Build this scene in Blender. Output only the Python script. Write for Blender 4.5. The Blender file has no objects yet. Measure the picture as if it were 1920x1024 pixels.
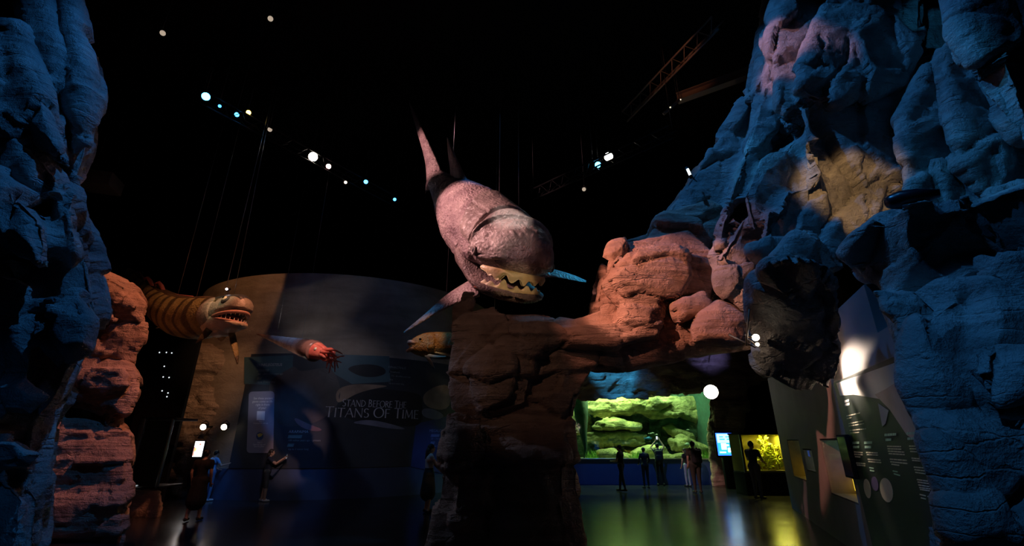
import bpy, bmesh, math, random
import numpy as np
from mathutils import Vector, Matrix

# ------------------------------------------------------------------ camera
PITCH = math.radians(20.33)
FPX = 853.0
CAM = np.array([0.0, 0.0, 1.8])
SP, CP = math.sin(PITCH), math.cos(PITCH)
scene = bpy.context.scene
col = scene.collection
cd = bpy.data.cameras.new('camera')
cam = bpy.data.objects.new('camera', cd)
col.objects.link(cam)
cd.sensor_width = 36.0
cd.lens = 36.0 * FPX / 1920.0
cd.clip_end = 200
cam.location = CAM
cam.rotation_euler = (math.pi / 2 + PITCH, 0, 0)
scene.camera = cam
scene.view_settings.view_transform = 'Standard'
scene.view_settings.look = 'None'
scene.view_settings.exposure = 0.35
scene.view_settings.gamma = 1.0
scene.view_settings.use_curve_mapping = False
scene.cycles.use_adaptive_sampling = True
scene.cycles.adaptive_threshold = 0.03
scene.cycles.max_bounces = 5
scene.cycles.diffuse_bounces = 2
scene.cycles.glossy_bounces = 3
scene.cycles.transparent_max_bounces = 8
world = bpy.data.worlds.new('world')
scene.world = world
world.use_nodes = True
world.node_tree.nodes['Background'].inputs[0].default_value = (0.004, 0.006, 0.012, 1)
world.node_tree.nodes['Background'].inputs[1].default_value = 0.2


def ray(px, py):
    xc = (px - 960.0) / FPX
    yc = (512.0 - py) / FPX
    return np.array([xc, CP - yc * SP, SP + yc * CP])


def P(px, py, Y):
    """World point seen at a pixel of the photograph, at depth Y in the hall."""
    d = ray(px, py)
    return CAM + d * (Y / d[1])


def spot(name, loc, target, color, watts, angle, blend=0.5, radius=0.08):
    ld = bpy.data.lights.new(name, 'SPOT')
    ld.energy = watts
    ld.color = color
    ld.spot_size = math.radians(angle)
    ld.spot_blend = blend
    ld.shadow_soft_size = radius
    o = bpy.data.objects.new(name, ld)
    col.objects.link(o)
    o.location = tuple(loc)
    d = Vector(tuple(np.array(target, float) - np.array(loc, float)))
    o.rotation_euler = d.to_track_quat('-Z', 'Y').to_euler()
    return o


W_AL, W_OUT, W_ORG = np.array([0.358, 0.934, 0]), np.array([-0.934, 0.358, 0]), np.array([5.79, 8.65, 0])


def wall_pt0(s, z, off):
    return W_ORG + W_AL * s + W_OUT * off + np.array([0, 0, z])


BLUE = (0.04, 0.31, 0.95)
AZURE = (0.04, 0.42, 1.0)
RED = (1.0, 0.27, 0.12)
SALMON = (1.0, 0.40, 0.28)
PINK = (1.0, 0.52, 0.50)
AMBER = (1.0, 0.55, 0.25)
WARM = (1.0, 0.80, 0.62)
spot('cliff_wash_left', (-2.2, 3.6, 13.0), (-6.7, 5.0, 4.4), BLUE, 850, 52, 0.7)
spot('cliff_foot_left', (-3.0, 1.2, 4.6), (-6.0, 4.2, 1.2), BLUE, 60, 46, 0.9)
spot('red_wash', (-2.6, 8.0, 11.0), P(190, 670, 10.4), (1.0, 0.33, 0.17), 2000, 40, 0.8)
spot('fish_key', (-7.5, 7.0, 10.5), P(905, 440, 11.0), PINK, 3800, 28, 0.5)
spot('fish_brow', (0.8, 4.5, 11.5), P(955, 440, 10.2), (1.0, 0.87, 0.82), 1500, 9, 0.6)
spot('fish_mouth', (1.6, 4.6, 5.3), P(976, 528, 9.7), (1.0, 0.70, 0.40), 230, 12, 0.6)
spot('fish_tail', (-9.5, 9.5, 11.0), P(800, 280, 13.0), PINK, 2600, 20, 0.6)
spot('fin_blue', (-6.6, 9.4, 7.4), P(790, 600, 11.2), AZURE, 420, 15, 0.5)
spot('fin_cyan', (5.0, 13.5, 10.0), P(1065, 518, 11.8), (0.04, 0.55, 1.0), 700, 12, 0.5)
spot('shield_blue', (2.5, 6.5, 14.5), P(882, 385, 11.9), BLUE, 800, 8, 0.6)
spot('arch_red', (-3.6, 4.6, 7.2), P(1232, 545, 8.4), SALMON, 2700, 21, 0.3)
spot('arch_shoulder', (-1.2, 3.0, 8.0), P(1130, 626, 8.3), SALMON, 420, 14, 0.6)
spot('arch_top_blue', (5.5, 6.0, 11.5), P(1030, 592, 8.8), AZURE, 420, 8, 0.6)
spot('arch_fill', (-4.0, 2.0, 6.5), P(955, 650, 8.4), (1.0, 0.62, 0.47), 110, 26, 1.0)
spot('arch_rim', (-4.5, 8.6, 5.0), P(850, 850, 8.6), (0.45, 0.60, 1.0), 60, 50, 0.8)
spot('cliff_blue_right', (-1.0, 5.5, 15.0), P(1560, 260, 7.0), BLUE, 1700, 54, 0.7)
spot('cliff_blue_near', (0.8, 1.3, 6.5), P(1800, 870, 4.2), BLUE, 230, 44, 0.8)
spot('cliff_azure', (1.0, 3.5, 12.0), P(1810, 300, 5.6), AZURE, 420, 22, 0.7)
spot('cliff_gap', (2.4, 2.0, 6.5), P(1757, 55, 8.6), AZURE, 700, 6, 0.4)
spot('cliff_yellow', (1.8, 2.5, 9.0), P(1592, 350, 7.4), (1.0, 0.62, 0.27), 1150, 15, 0.5)
spot('cliff_pink', (-3.0, 5.5, 13.5), P(1472, 105, 7.7), (1.0, 0.45, 0.55), 2200, 10, 0.5)
spot('cliff_edge_pink', (-2.0, 4.5, 9.0), P(1385, 430, 7.9), (1.0, 0.42, 0.40), 260, 10, 0.7)
spot('panel_white', wall_pt0(-1.2, 3.15, 0.55), wall_pt0(-2.0, 2.42, 0.0), WARM, 230, 84, 0.6)
spot('panel_soft', wall_pt0(-3.0, 3.9, 2.6), wall_pt0(-2.0, 1.3, 0.0), WARM, 26, 60, 0.8)
spot('gallery_amber', (-9.8, 12.6, 11.6), P(420, 545, 17.5), (1.0, 0.46, 0.20), 260, 56, 0.1)
spot('column_amber', (-6.0, 11.0, 7.0), P(385, 730, 17), (1.0, 0.52, 0.24), 360, 24, 0.7)
spot('gallery_blue', (-3.0, 8.0, 11.5), P(660, 640, 17), BLUE, 110, 50, 0.8)
spot('mural_wash', (-5.5, 11.5, 6.5), P(600, 760, 17), (0.85, 0.85, 1.0), 70, 60, 0.7)
spot('mural_sign', (-8.0, 12.5, 6.0), P(490, 770, 17), (0.9, 0.88, 1.0), 130, 14, 0.8)
spot('mural_foot_blue', (-6.5, 13.0, 7.5), P(500, 905, 16.5), BLUE, 330, 34, 0.7)
spot('mural_right_blue', (-2.0, 13.0, 6.5), P(820, 830, 17.8), BLUE, 160, 18, 0.7)
spot('shell_red', (-3.6, 9.0, 8.5), P(595, 660, 13.6), (1.0, 0.55, 0.45), 1000, 11, 0.6)
spot('shell_glint', (-6.9, 13.0, 2.4), P(540, 645, 14.4), (1.0, 0.95, 0.9), 45, 44, 0.6)
spot('striped_key', (-6.0, 7.5, 8.5), P(418, 585, 11.3), (1.0, 0.85, 0.55), 330, 11, 0.8)
spot('orange_key', (-2.5, 7.0, 9.0), P(800, 645, 11.4), (1.0, 0.62, 0.32), 420, 9, 0.5)
spot('canopy_blue', (0.5, 14.0, 8.0), P(1150, 695, 21.4), AZURE, 4200, 16, 0.6)
spot('canopy_violet', (5.5, 14.0, 9.0), P(1320, 660, 21.4), (0.28, 0.30, 1.0), 1200, 14, 0.8)
spot('visitor_blue', (-7.6, 12.0, 5.5), P(392, 880, 16.0), BLUE, 160, 12, 0.6)
spot('aquarium_foot', (5.0, 17.5, 7.0), P(1200, 885, 22.2), BLUE, 260, 50, 0.7)
spot('cliff_strip_azure', (-3.0, 7.5, 13.0), P(1415, 300, 8.0), AZURE, 1100, 9, 0.6)
spot('truss_red', (2.0, 6.5, 10.0), P(1265, 125, 10.2), (1.0, 0.40, 0.22), 140, 24, 0.8)
spot('cliff_top_near', (2.0, 3.0, 13.5), P(1830, 330, 5.0), BLUE, 300, 40, 0.8)
spot('fish_face_fill', (-1.8, 3.0, 7.5), P(965, 460, 9.9), (1.0, 0.66, 0.62), 520, 10, 0.7)  # added frontal fill for the forehead, without a fixture
spot('visitor_pillar', (-3.4, 12.5, 5.5), P(806, 872, 13.5), AZURE, 40, 12, 0.7)


# ------------------------------------------------------------------ numpy noise
def _h(ix, iy, iz, seed):
    n = (ix.astype(np.int64) * 374761393 + iy.astype(np.int64) * 668265263
         + iz.astype(np.int64) * 2147483647 + int(seed) * 1274126177) & 0xFFFFFFFF
    n = ((n ^ (n >> 13)) * 1274126177) & 0xFFFFFFFF
    n = ((n ^ (n >> 16)) * 2246822519) & 0xFFFFFFFF
    n = n ^ (n >> 15)
    return (n & 0xFFFFFF) / float(0x1000000)


def vnoise(p, seed=0):
    f = np.floor(p)
    i = f.astype(np.int64)
    t = p - f
    t = t * t * t * (t * (t * 6 - 15) + 10)
    x, y, z = i[:, 0], i[:, 1], i[:, 2]
    r = 0
    for dx in (0, 1):
        wx = t[:, 0] if dx else 1 - t[:, 0]
        for dy in (0, 1):
            wy = t[:, 1] if dy else 1 - t[:, 1]
            for dz in (0, 1):
                wz = t[:, 2] if dz else 1 - t[:, 2]
                r = r + wx * wy * wz * _h(x + dx, y + dy, z + dz, seed)
    return r


def fbm(p, octaves=4, seed=0):
    a, s, tot = 1.0, 0.0, 0.0
    for k in range(octaves):
        s = s + a * (vnoise(p * (2.03 ** k) + 17.3 * k, seed + k) - 0.5)
        tot += a
        a *= 0.5
    return s / tot * 2


def worley(p, seed=0):
    f = np.floor(p).astype(np.int64)
    n = len(p)
    d1 = np.full(n, 9.0)
    d2 = np.full(n, 9.0)
    cid = np.zeros(n)
    cen = np.zeros((n, 3))
    for dx in (-1, 0, 1):
        for dy in (-1, 0, 1):
            for dz in (-1, 0, 1):
                c = f + np.array([dx, dy, dz])
                q = np.stack([c[:, 0] + _h(c[:, 0], c[:, 1], c[:, 2], seed + 1),
                              c[:, 1] + _h(c[:, 0], c[:, 1], c[:, 2], seed + 2),
                              c[:, 2] + _h(c[:, 0], c[:, 1], c[:, 2], seed + 3)], 1)
                d = np.sqrt(((p - q) ** 2).sum(1))
                hv = _h(c[:, 0], c[:, 1], c[:, 2], seed + 4)
                near = d < d1
                d2 = np.where(near, d1, np.minimum(d2, d))
                cid = np.where(near, hv, cid)
                cen = np.where(near[:, None], q, cen)
                d1 = np.where(near, d, d1)
    return d1, d2, cid, cen


def sstep(a, b, x):
    t = np.clip((x - a) / (b - a), 0, 1)
    return t * t * (3 - 2 * t)


# ------------------------------------------------------------------ objects
def setp(o, label=None, cat=None, group=None, kind=None):
    if label:
        o['label'] = label
    if cat:
        o['category'] = cat
    if group:
        o['group'] = group
    if kind:
        o['kind'] = kind
    return o


def empty(name, loc, label=None, cat=None, group=None):
    o = bpy.data.objects.new(name, None)
    o.empty_display_size = 0.1
    col.objects.link(o)
    o.location = tuple(loc)
    return setp(o, label, cat, group)


def mesh_obj(name, verts, faces, mat, parent=None, smooth=True, origin=None):
    """verts in world space; origin (or the parent's place) becomes the object's origin"""
    v = np.array(verts, float).reshape(-1, 3)
    if parent is not None:
        org = np.array(world_loc(parent))
    elif origin is None:
        org = np.array([v[:, 0].mean(), v[:, 1].mean(), v[:, 2].min()])
    else:
        org = np.array(origin, float)
    me = bpy.data.meshes.new(name)
    me.from_pydata((v - org).tolist(), [], [list(map(int, f)) for f in faces])
    me.update()
    if smooth:
        me.polygons.foreach_set('use_smooth', [True] * len(me.polygons))
    if mat is not None:
        me.materials.append(mat)
    o = bpy.data.objects.new(name, me)
    col.objects.link(o)
    if parent is not None:
        o.parent = parent
    else:
        o.location = tuple(org)
    return o


def world_loc(o):
    p = np.array(o.location, float)
    while o.parent is not None:
        o = o.parent
        p = p + np.array(o.location, float)
    return p


class MB:
    """collects simple solids in world space"""
    def __init__(self):
        self.v, self.f = [], []

    def add(self, verts, faces):
        n = len(self.v)
        self.v += [tuple(map(float, q)) for q in verts]
        self.f += [tuple(int(i) + n for i in f) for f in faces]
        return self

    def box(self, c, s, rot=None, bev=0.0):
        c = np.array(c, float)
        h = np.array(s, float) / 2
        if bev <= 0:
            pts = [(x, y, z) for x in (-1, 1) for y in (-1, 1) for z in (-1, 1)]
            pts = np.array(pts) * h
            fs = [(0, 1, 3, 2), (4, 6, 7, 5), (0, 4, 5, 1), (2, 3, 7, 6), (0, 2, 6, 4), (1, 5, 7, 3)]
        else:
            bm = bmesh.new()
            bmesh.ops.create_cube(bm, size=2)
            for q in bm.verts:
                q.co = Vector((q.co.x * h[0], q.co.y * h[1], q.co.z * h[2]))
            bmesh.ops.bevel(bm, geom=bm.edges[:], offset=bev, segments=2, affect='EDGES', profile=0.5)
            bm.verts.index_update()
            pts = np.array([q.co[:] for q in bm.verts])
            fs = [[q.index for q in f.verts] for f in bm.faces]
            bm.free()
        if rot is not None:
            pts = pts @ np.array(rot).T
        return self.add(pts + c, fs)

    def tube(self, path, r, n=8, cap=True):
        path = [np.array(p, float) for p in path]
        rs = r if hasattr(r, '__len__') else [r] * len(path)
        m = len(path)
        vs, fs = [], []
        t0 = path[1] - path[0]
        ref = np.array([0, 0, 1.0]) if abs(t0[2]) < 0.8 * np.linalg.norm(t0) else np.array([1.0, 0, 0])
        for i in range(m):
            t = path[min(i + 1, m - 1)] - path[max(i - 1, 0)]
            t = t / (np.linalg.norm(t) + 1e-9)
            a = np.cross(t, ref)
            a /= np.linalg.norm(a) + 1e-9
            b = np.cross(a, t)
            for k in range(n):
                w = 2 * math.pi * k / n
                vs.append(path[i] + rs[i] * (math.cos(w) * a + math.sin(w) * b))
        for i in range(m - 1):
            for k in range(n):
                fs.append((i * n + k, i * n + (k + 1) % n, (i + 1) * n + (k + 1) % n, (i + 1) * n + k))
        if cap:
            fs.append(tuple(range(n))[::-1])
            fs.append(tuple((m - 1) * n + k for k in range(n)))
        return self.add(vs, fs)

    def ellipsoid(self, c, r, rot=None, nu=12, nv=8):
        vs, fs = [], []
        for j in range(nv + 1):
            th = math.pi * j / nv
            for i in range(nu):
                ph = 2 * math.pi * i / nu
                vs.append((math.sin(th) * math.cos(ph), math.sin(th) * math.sin(ph), math.cos(th)))
        for j in range(nv):
            for i in range(nu):
                fs.append((j * nu + i, (j + 1) * nu + i, (j + 1) * nu + (i + 1) % nu, j * nu + (i + 1) % nu))
        v = np.array(vs) * np.array(r)
        if rot is not None:
            v = v @ np.array(rot).T
        return self.add(v + np.array(c), fs)

    def build(self, name, mat, parent=None, smooth=True, origin=None):
        return mesh_obj(name, self.v, self.f, mat, parent, smooth, origin)


def rotz(a):
    c, s = math.cos(a), math.sin(a)
    return np.array([[c, -s, 0], [s, c, 0], [0, 0, 1.0]])


def basis(fwd, up=(0, 0, 1)):
    """columns: right-hand x = fwd, y = left, z = up"""
    f = np.array(fwd, float)
    f /= np.linalg.norm(f)
    u = np.array(up, float)
    u = u - f * (u @ f)
    u /= np.linalg.norm(u)
    l = np.cross(u, f)
    return np.stack([f, l, u], 1)


# ------------------------------------------------------------------ materials
def nodes_mat(name):
    m = bpy.data.materials.new(name)
    m.use_nodes = True
    nt = m.node_tree
    b = nt.nodes['Principled BSDF']
    return m, nt, b


def plain(name, c, rough=0.6, metal=0.0, spec=0.5, noise=0.0, nscale=6.0, emit=None, estr=0.0, bump=0.0):
    m, nt, b = nodes_mat(name)
    b.inputs['Base Color'].default_value = (*c, 1)
    b.inputs['Roughness'].default_value = rough
    b.inputs['Metallic'].default_value = metal
    b.inputs['Specular IOR Level'].default_value = spec
    if emit is not None:
        b.inputs['Emission Color'].default_value = (*emit, 1)
        b.inputs['Emission Strength'].default_value = estr
    if noise > 0 or bump > 0:
        tc = nt.nodes.new('ShaderNodeTexCoord')
        n = nt.nodes.new('ShaderNodeTexNoise')
        n.inputs['Scale'].default_value = nscale
        n.inputs['Detail'].default_value = 6
        nt.links.new(tc.outputs['Object'], n.inputs['Vector'])
        if noise > 0:
            r = nt.nodes.new('ShaderNodeValToRGB')
            r.color_ramp.elements[0].position = 0.3
            r.color_ramp.elements[1].position = 0.72
            r.color_ramp.elements[0].color = (*[x * (1 - noise) for x in c], 1)
            r.color_ramp.elements[1].color = (*[min(1, x * (1 + noise)) for x in c], 1)
            nt.links.new(n.outputs['Fac'], r.inputs['Fac'])
            nt.links.new(r.outputs['Color'], b.inputs['Base Color'])
        if bump > 0:
            bp = nt.nodes.new('ShaderNodeBump')
            bp.inputs['Strength'].default_value = bump
            bp.inputs['Distance'].default_value = 0.05
            nt.links.new(n.outputs['Fac'], bp.inputs['Height'])
            nt.links.new(bp.outputs['Normal'], b.inputs['Normal'])
    return m


def emitter(name, c, strength):
    m = bpy.data.materials.new(name)
    m.use_nodes = True
    nt = m.node_tree
    nt.nodes.clear()
    e = nt.nodes.new('ShaderNodeEmission')
    e.inputs[0].default_value = (*c, 1)
    e.inputs[1].default_value = strength
    o = nt.nodes.new('ShaderNodeOutputMaterial')
    nt.links.new(e.outputs[0], o.inputs[0])
    return m


def rock_mat(name, c1, c2, c3, strata=2.2, axis=(0, 0, 1), bump=0.75, scale=1.0, cracks=0.4):
    """painted sandstone: mottled colour, bedding lines, grain"""
    m, nt, b = nodes_mat(name)
    N, Lk = nt.nodes, nt.links
    geo = N.new('ShaderNodeNewGeometry')
    n1 = N.new('ShaderNodeTexNoise')
    n1.inputs['Scale'].default_value = 0.9 * scale
    n1.inputs['Detail'].default_value = 5
    n1.inputs['Roughness'].default_value = 0.62
    n1.inputs['Distortion'].default_value = 0.6
    Lk.new(geo.outputs['Position'], n1.inputs['Vector'])
    ramp = N.new('ShaderNodeValToRGB')
    e = ramp.color_ramp.elements
    e[0].position = 0.30
    e[0].color = (*c1, 1)
    e[1].position = 0.70
    e[1].color = (*c3, 1)
    k = e.new(0.5)
    k.color = (*c2, 1)
    Lk.new(n1.outputs['Fac'], ramp.inputs['Fac'])
    # bedding: stretched noise
    mp = N.new('ShaderNodeMapping')
    a = Vector(axis).normalized()
    mp.inputs['Rotation'].default_value = a.to_track_quat('Z', 'Y').inverted().to_euler()
    mp.inputs['Scale'].default_value = (0.5, 0.5, strata * 2.2)
    Lk.new(geo.outputs['Position'], mp.inputs['Vector'])
    n2 = N.new('ShaderNodeTexNoise')
    n2.inputs['Scale'].default_value = 1.0
    n2.inputs['Detail'].default_value = 4
    n2.inputs['Distortion'].default_value = 0.4
    Lk.new(mp.outputs['Vector'], n2.inputs['Vector'])
    r2 = N.new('ShaderNodeMapRange')
    r2.inputs['From Min'].default_value = 0.3
    r2.inputs['From Max'].default_value = 0.7
    r2.inputs['To Min'].default_value = 0.72
    r2.inputs['To Max'].default_value = 1.18
    Lk.new(n2.outputs['Fac'], r2.inputs['Value'])
    mx = N.new('ShaderNodeVectorMath')
    mx.operation = 'SCALE'
    Lk.new(ramp.outputs['Color'], mx.inputs[0])
    Lk.new(r2.outputs['Result'], mx.inputs['Scale'])
    Lk.new(mx.outputs['Vector'], b.inputs['Base Color'])
    b.inputs['Roughness'].default_value = 0.72
    b.inputs['Specular IOR Level'].default_value = 0.25
    # relief: grain, bedding and hairline cracks
    n3 = N.new('ShaderNodeTexNoise')
    n3.inputs['Scale'].default_value = 5.0
    n3.inputs['Detail'].default_value = 6
    n3.inputs['Roughness'].default_value = 0.7
    Lk.new(geo.outputs['Position'], n3.inputs['Vector'])
    wv = N.new('ShaderNodeVectorMath')
    wv.operation = 'MULTIPLY_ADD'
    wv.inputs[1].default_value = (0.7, 0.7, 0.7)
    Lk.new(n1.outputs['Color'], wv.inputs[0])
    Lk.new(mp.outputs['Vector'], wv.inputs[2])
    vo = N.new('ShaderNodeTexVoronoi')
    vo.feature = 'DISTANCE_TO_EDGE'
    vo.inputs['Scale'].default_value = 1.3
    Lk.new(wv.outputs['Vector'], vo.inputs['Vector'])
    ck = N.new('ShaderNodeMapRange')
    ck.inputs['From Min'].default_value = 0.0
    ck.inputs['From Max'].default_value = 0.035
    ck.inputs['To Min'].default_value = -cracks
    ck.inputs['To Max'].default_value = 0.0
    Lk.new(vo.outputs['Distance'], ck.inputs['Value'])
    ad = N.new('ShaderNodeMath')
    ad.operation = 'MULTIPLY_ADD'
    ad.inputs[1].default_value = 1.2
    Lk.new(n2.outputs['Fac'], ad.inputs[0])
    Lk.new(n3.outputs['Fac'], ad.inputs[2])
    a2 = N.new('ShaderNodeMath')
    a2.operation = 'ADD'
    Lk.new(ad.outputs['Value'], a2.inputs[0])
    mk = N.new('ShaderNodeMapRange')          # cracks come and go
    mk.inputs['From Min'].default_value = 0.50
    mk.inputs['From Max'].default_value = 0.62
    Lk.new(n1.outputs['Fac'], mk.inputs['Value'])
    ml = N.new('ShaderNodeMath')
    ml.operation = 'MULTIPLY'
    Lk.new(ck.outputs['Result'], ml.inputs[0])
    Lk.new(mk.outputs['Result'], ml.inputs[1])
    Lk.new(ml.outputs['Value'], a2.inputs[1])
    bp = N.new('ShaderNodeBump')
    bp.inputs['Strength'].default_value = bump
    bp.inputs['Distance'].default_value = 0.16
    Lk.new(a2.outputs['Value'], bp.inputs['Height'])
    Lk.new(bp.outputs['Normal'], b.inputs['Normal'])
    return m


# ------------------------------------------------------------------ rocks
def chunk(pts, thick=1.2, bulge=0.15, shrink=0.9, Y=None):
    """a convex block: a face outline at its depth, and a back face behind it"""
    pp = [(p[0], p[1], p[2] if len(p) > 2 else Y) for p in pts]
    front = [P(*p) for p in pp]
    cx = np.mean([p[0] for p in pp])
    cy = np.mean([p[1] for p in pp])
    cY = np.mean([p[2] for p in pp])
    back = [P(cx + (p[0] - cx) * shrink, cy + (p[1] - cy) * shrink, p[2] + thick) for p in pp]
    inner = [P(cx + (p[0] - cx) * 0.55, cy + (p[1] - cy) * 0.55, p[2] * 0.5 + cY * 0.5 - bulge) for p in pp]
    return front + back + inner


def hull_into(bm, pts):
    vs = [bm.verts.new(tuple(p)) for p in pts]
    r = bmesh.ops.convex_hull(bm, input=vs)
    junk = [g for g in r['geom_interior'] + r['geom_unused'] if isinstance(g, bmesh.types.BMVert) and g.is_valid]
    bmesh.ops.delete(bm, geom=list(set(junk)), context='VERTS')


def rock(name, chunks, mat, voxel=0.06, smooth=2, seed=1, big=0.12, bigf=0.8, block=0.08, blockf=1.2, crease=0.05,
         strata=0.08, freq=1.8, axis=(0, 0, 1), fine=0.025, kind=None, label=None, cat=None, group=None, floor=True,
         parent=None, along=False, lev2=0.42):
    bm = bmesh.new()
    for c in chunks:
        b2 = bmesh.new()
        hull_into(b2, c)
        me2 = bpy.data.meshes.new('t')
        b2.to_mesh(me2)
        b2.free()
        bm.from_mesh(me2)
        bpy.data.meshes.remove(me2)
    bmesh.ops.recalc_face_normals(bm, faces=bm.faces[:])
    me = bpy.data.meshes.new('tmp')
    bm.to_mesh(me)
    bm.free()
    t = bpy.data.objects.new('tmp', me)
    col.objects.link(t)
    rm = t.modifiers.new('r', 'REMESH')
    rm.mode = 'VOXEL'
    rm.voxel_size = voxel
    if smooth:
        sm = t.modifiers.new('s', 'SMOOTH')
        sm.factor = 0.5
        sm.iterations = smooth
    dg = bpy.context.evaluated_depsgraph_get()
    new = bpy.data.meshes.new_from_object(t.evaluated_get(dg))
    bpy.data.objects.remove(t)
    bpy.data.meshes.remove(me)
    n = len(new.vertices)
    co = np.empty(n * 3)
    new.vertices.foreach_get('co', co)
    co = co.reshape(-1, 3)
    nr = np.empty(n * 3)
    new.vertices.foreach_get('normal', nr)
    nr = nr.reshape(-1, 3)
    ax = np.array(axis, float)
    ax /= np.linalg.norm(ax)
    warp = np.stack([fbm(co * 0.7 + 5, 3, seed + 40), fbm(co * 0.7 + 9, 3, seed + 50), fbm(co * 0.7 + 13, 3, seed + 60)], 1)
    q = co + 0.35 * warp
    d = big * fbm(co * bigf, 3, seed)
    # flat broken faces: every cell of an elongated net is one tilted plane
    R = basis(ax, (0.3, 1.0, 0.2))
    R = np.stack([R[:, 1], R[:, 2], R[:, 0]], 1)
    for lev, (bf, amp) in enumerate(((blockf, block), (blockf * 2.3, block * lev2))):
        if not block:
            break
        sc = np.array([1.0, 1.0, 1.9]) * bf if not along else np.array([1.0, 1.0, 0.45]) * bf
        g = (q @ R) * sc
        f1, f2, cid, cen = worley(g, seed + 7 + 31 * lev)
        cc = np.floor(cen)
        tx = _h(cc[:, 0], cc[:, 1], cc[:, 2], seed + 301) - 0.5
        ty = _h(cc[:, 0], cc[:, 1], cc[:, 2], seed + 302) - 0.5
        tz = _h(cc[:, 0], cc[:, 1], cc[:, 2], seed + 303) - 0.5
        rel = g - cen
        d += amp * ((cid - 0.5) * 1.6 + 1.7 * (rel[:, 0] * tx + rel[:, 1] * ty + rel[:, 2] * tz))
        if lev == 0:
            d -= crease * np.exp(-((f2 - f1) / 0.05) ** 2) * sstep(0.35, 0.6, vnoise(co * 1.1, seed + 91))
    if strata:
        s = (q @ ax) * freq
        k = np.floor(s)
        fr = s - k
        z0 = np.zeros_like(k)
        h0 = _h(k, z0, z0, seed + 11)
        h1 = _h(k + 1, z0, z0, seed + 11)
        w = sstep(0.90, 1.0, fr)
        area = sstep(0.3, 0.65, vnoise(co * 0.6 + 3, seed + 70))
        d += strata * ((h0 * (1 - w) + h1 * w) - 0.5) * 2 * (0.35 + 0.65 * area)
        d -= strata * 0.7 * np.exp(-((fr - 0.93) / 0.045) ** 2) * area
    rg = 1 - np.abs(fbm(q * 2.6, 4, seed + 21)) * 2
    d += fine * (rg + 0.5 * fbm(co * 6.0, 3, seed + 25))
    co = co + nr * d[:, None]
    if floor:
        co[:, 2] = np.maximum(co[:, 2], -0.02)
    org = np.array([co[:, 0].mean(), co[:, 1].mean(), co[:, 2].min()]) if parent is None else np.array(world_loc(parent))
    new.vertices.foreach_set('co', (co - org).ravel())
    new.polygons.foreach_set('use_smooth', [True] * len(new.polygons))
    new.update()
    new.materials.clear()
    new.materials.append(mat)
    o = bpy.data.objects.new(name, new)
    new.name = name
    col.objects.link(o)
    if parent is None:
        o.location = tuple(org)
    else:
        o.parent = parent
    return setp(o, label, cat, group, kind)

# ------------------------------------------------------------------ materials in use
M_rock = rock_mat('sandstone', (0.30, 0.21, 0.16), (0.46, 0.33, 0.25), (0.56, 0.42, 0.33))
M_rock_red = rock_mat('red_sandstone', (0.32, 0.20, 0.15), (0.48, 0.32, 0.24), (0.60, 0.43, 0.34), strata=2.6)
M_rock_grey = rock_mat('grey_sandstone', (0.24, 0.22, 0.22), (0.38, 0.35, 0.34), (0.52, 0.47, 0.44), axis=(0.7, 0.1, 0.7), strata=1.6, cracks=0.25)
M_rock_cliff = rock_mat('cliff_stone', (0.22, 0.20, 0.19), (0.38, 0.34, 0.31), (0.52, 0.45, 0.40), axis=(-0.75, 0.2, 0.6), strata=1.3, cracks=0.25)
M_black = plain('black_paint', (0.006, 0.006, 0.008), 0.8, spec=0.2)
M_dark = plain('dark_metal', (0.02, 0.02, 0.022), 0.5, metal=0.6)
M_steel = plain('steel', (0.35, 0.35, 0.36), 0.35, metal=1.0)
M_truss = plain('truss_metal', (0.22, 0.15, 0.11), 0.5, metal=0.3)
M_wallblue = plain('navy_wall', (0.06, 0.09, 0.18), 0.65, noise=0.2, nscale=1.2)
M_greywall = plain('grey_plaster', (0.26, 0.22, 0.22), 0.75, noise=0.12, nscale=1.5)


def floor_mat():
    m, nt, b = nodes_mat('polished_floor')
    N, Lk = nt.nodes, nt.links
    geo = N.new('ShaderNodeNewGeometry')
    n = N.new('ShaderNodeTexNoise')
    n.inputs['Scale'].default_value = 0.8
    n.inputs['Detail'].default_value = 7
    Lk.new(geo.outputs['Position'], n.inputs['Vector'])
    r = N.new('ShaderNodeValToRGB')
    r.color_ramp.elements[0].position = 0.3
    r.color_ramp.elements[1].position = 0.7
    r.color_ramp.elements[0].color = (0.018, 0.018, 0.02, 1)
    r.color_ramp.elements[1].color = (0.035, 0.034, 0.036, 1)
    Lk.new(n.outputs['Fac'], r.inputs['Fac'])
    Lk.new(r.outputs['Color'], b.inputs['Base Color'])
    mr = N.new('ShaderNodeMapRange')
    mr.inputs['To Min'].default_value = 0.14
    mr.inputs['To Max'].default_value = 0.26
    Lk.new(n.outputs['Fac'], mr.inputs['Value'])
    Lk.new(mr.outputs['Result'], b.inputs['Roughness'])
    b.inputs['Specular IOR Level'].default_value = 0.75
    n2 = N.new('ShaderNodeTexNoise')
    n2.inputs['Scale'].default_value = 2.4
    n2.inputs['Detail'].default_value = 3
    Lk.new(geo.outputs['Position'], n2.inputs['Vector'])
    bp = N.new('ShaderNodeBump')
    bp.inputs['Strength'].default_value = 0.05
    bp.inputs['Distance'].default_value = 0.1
    Lk.new(n2.outputs['Fac'], bp.inputs['Height'])
    Lk.new(bp.outputs['Normal'], b.inputs['Normal'])
    return m


M_floor = floor_mat()

# ------------------------------------------------------------------ room shell
def slab(name, c, s, mat, rot=None):
    return setp(MB().box(c, s, rot).build(name, mat, smooth=False), kind='structure')


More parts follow.
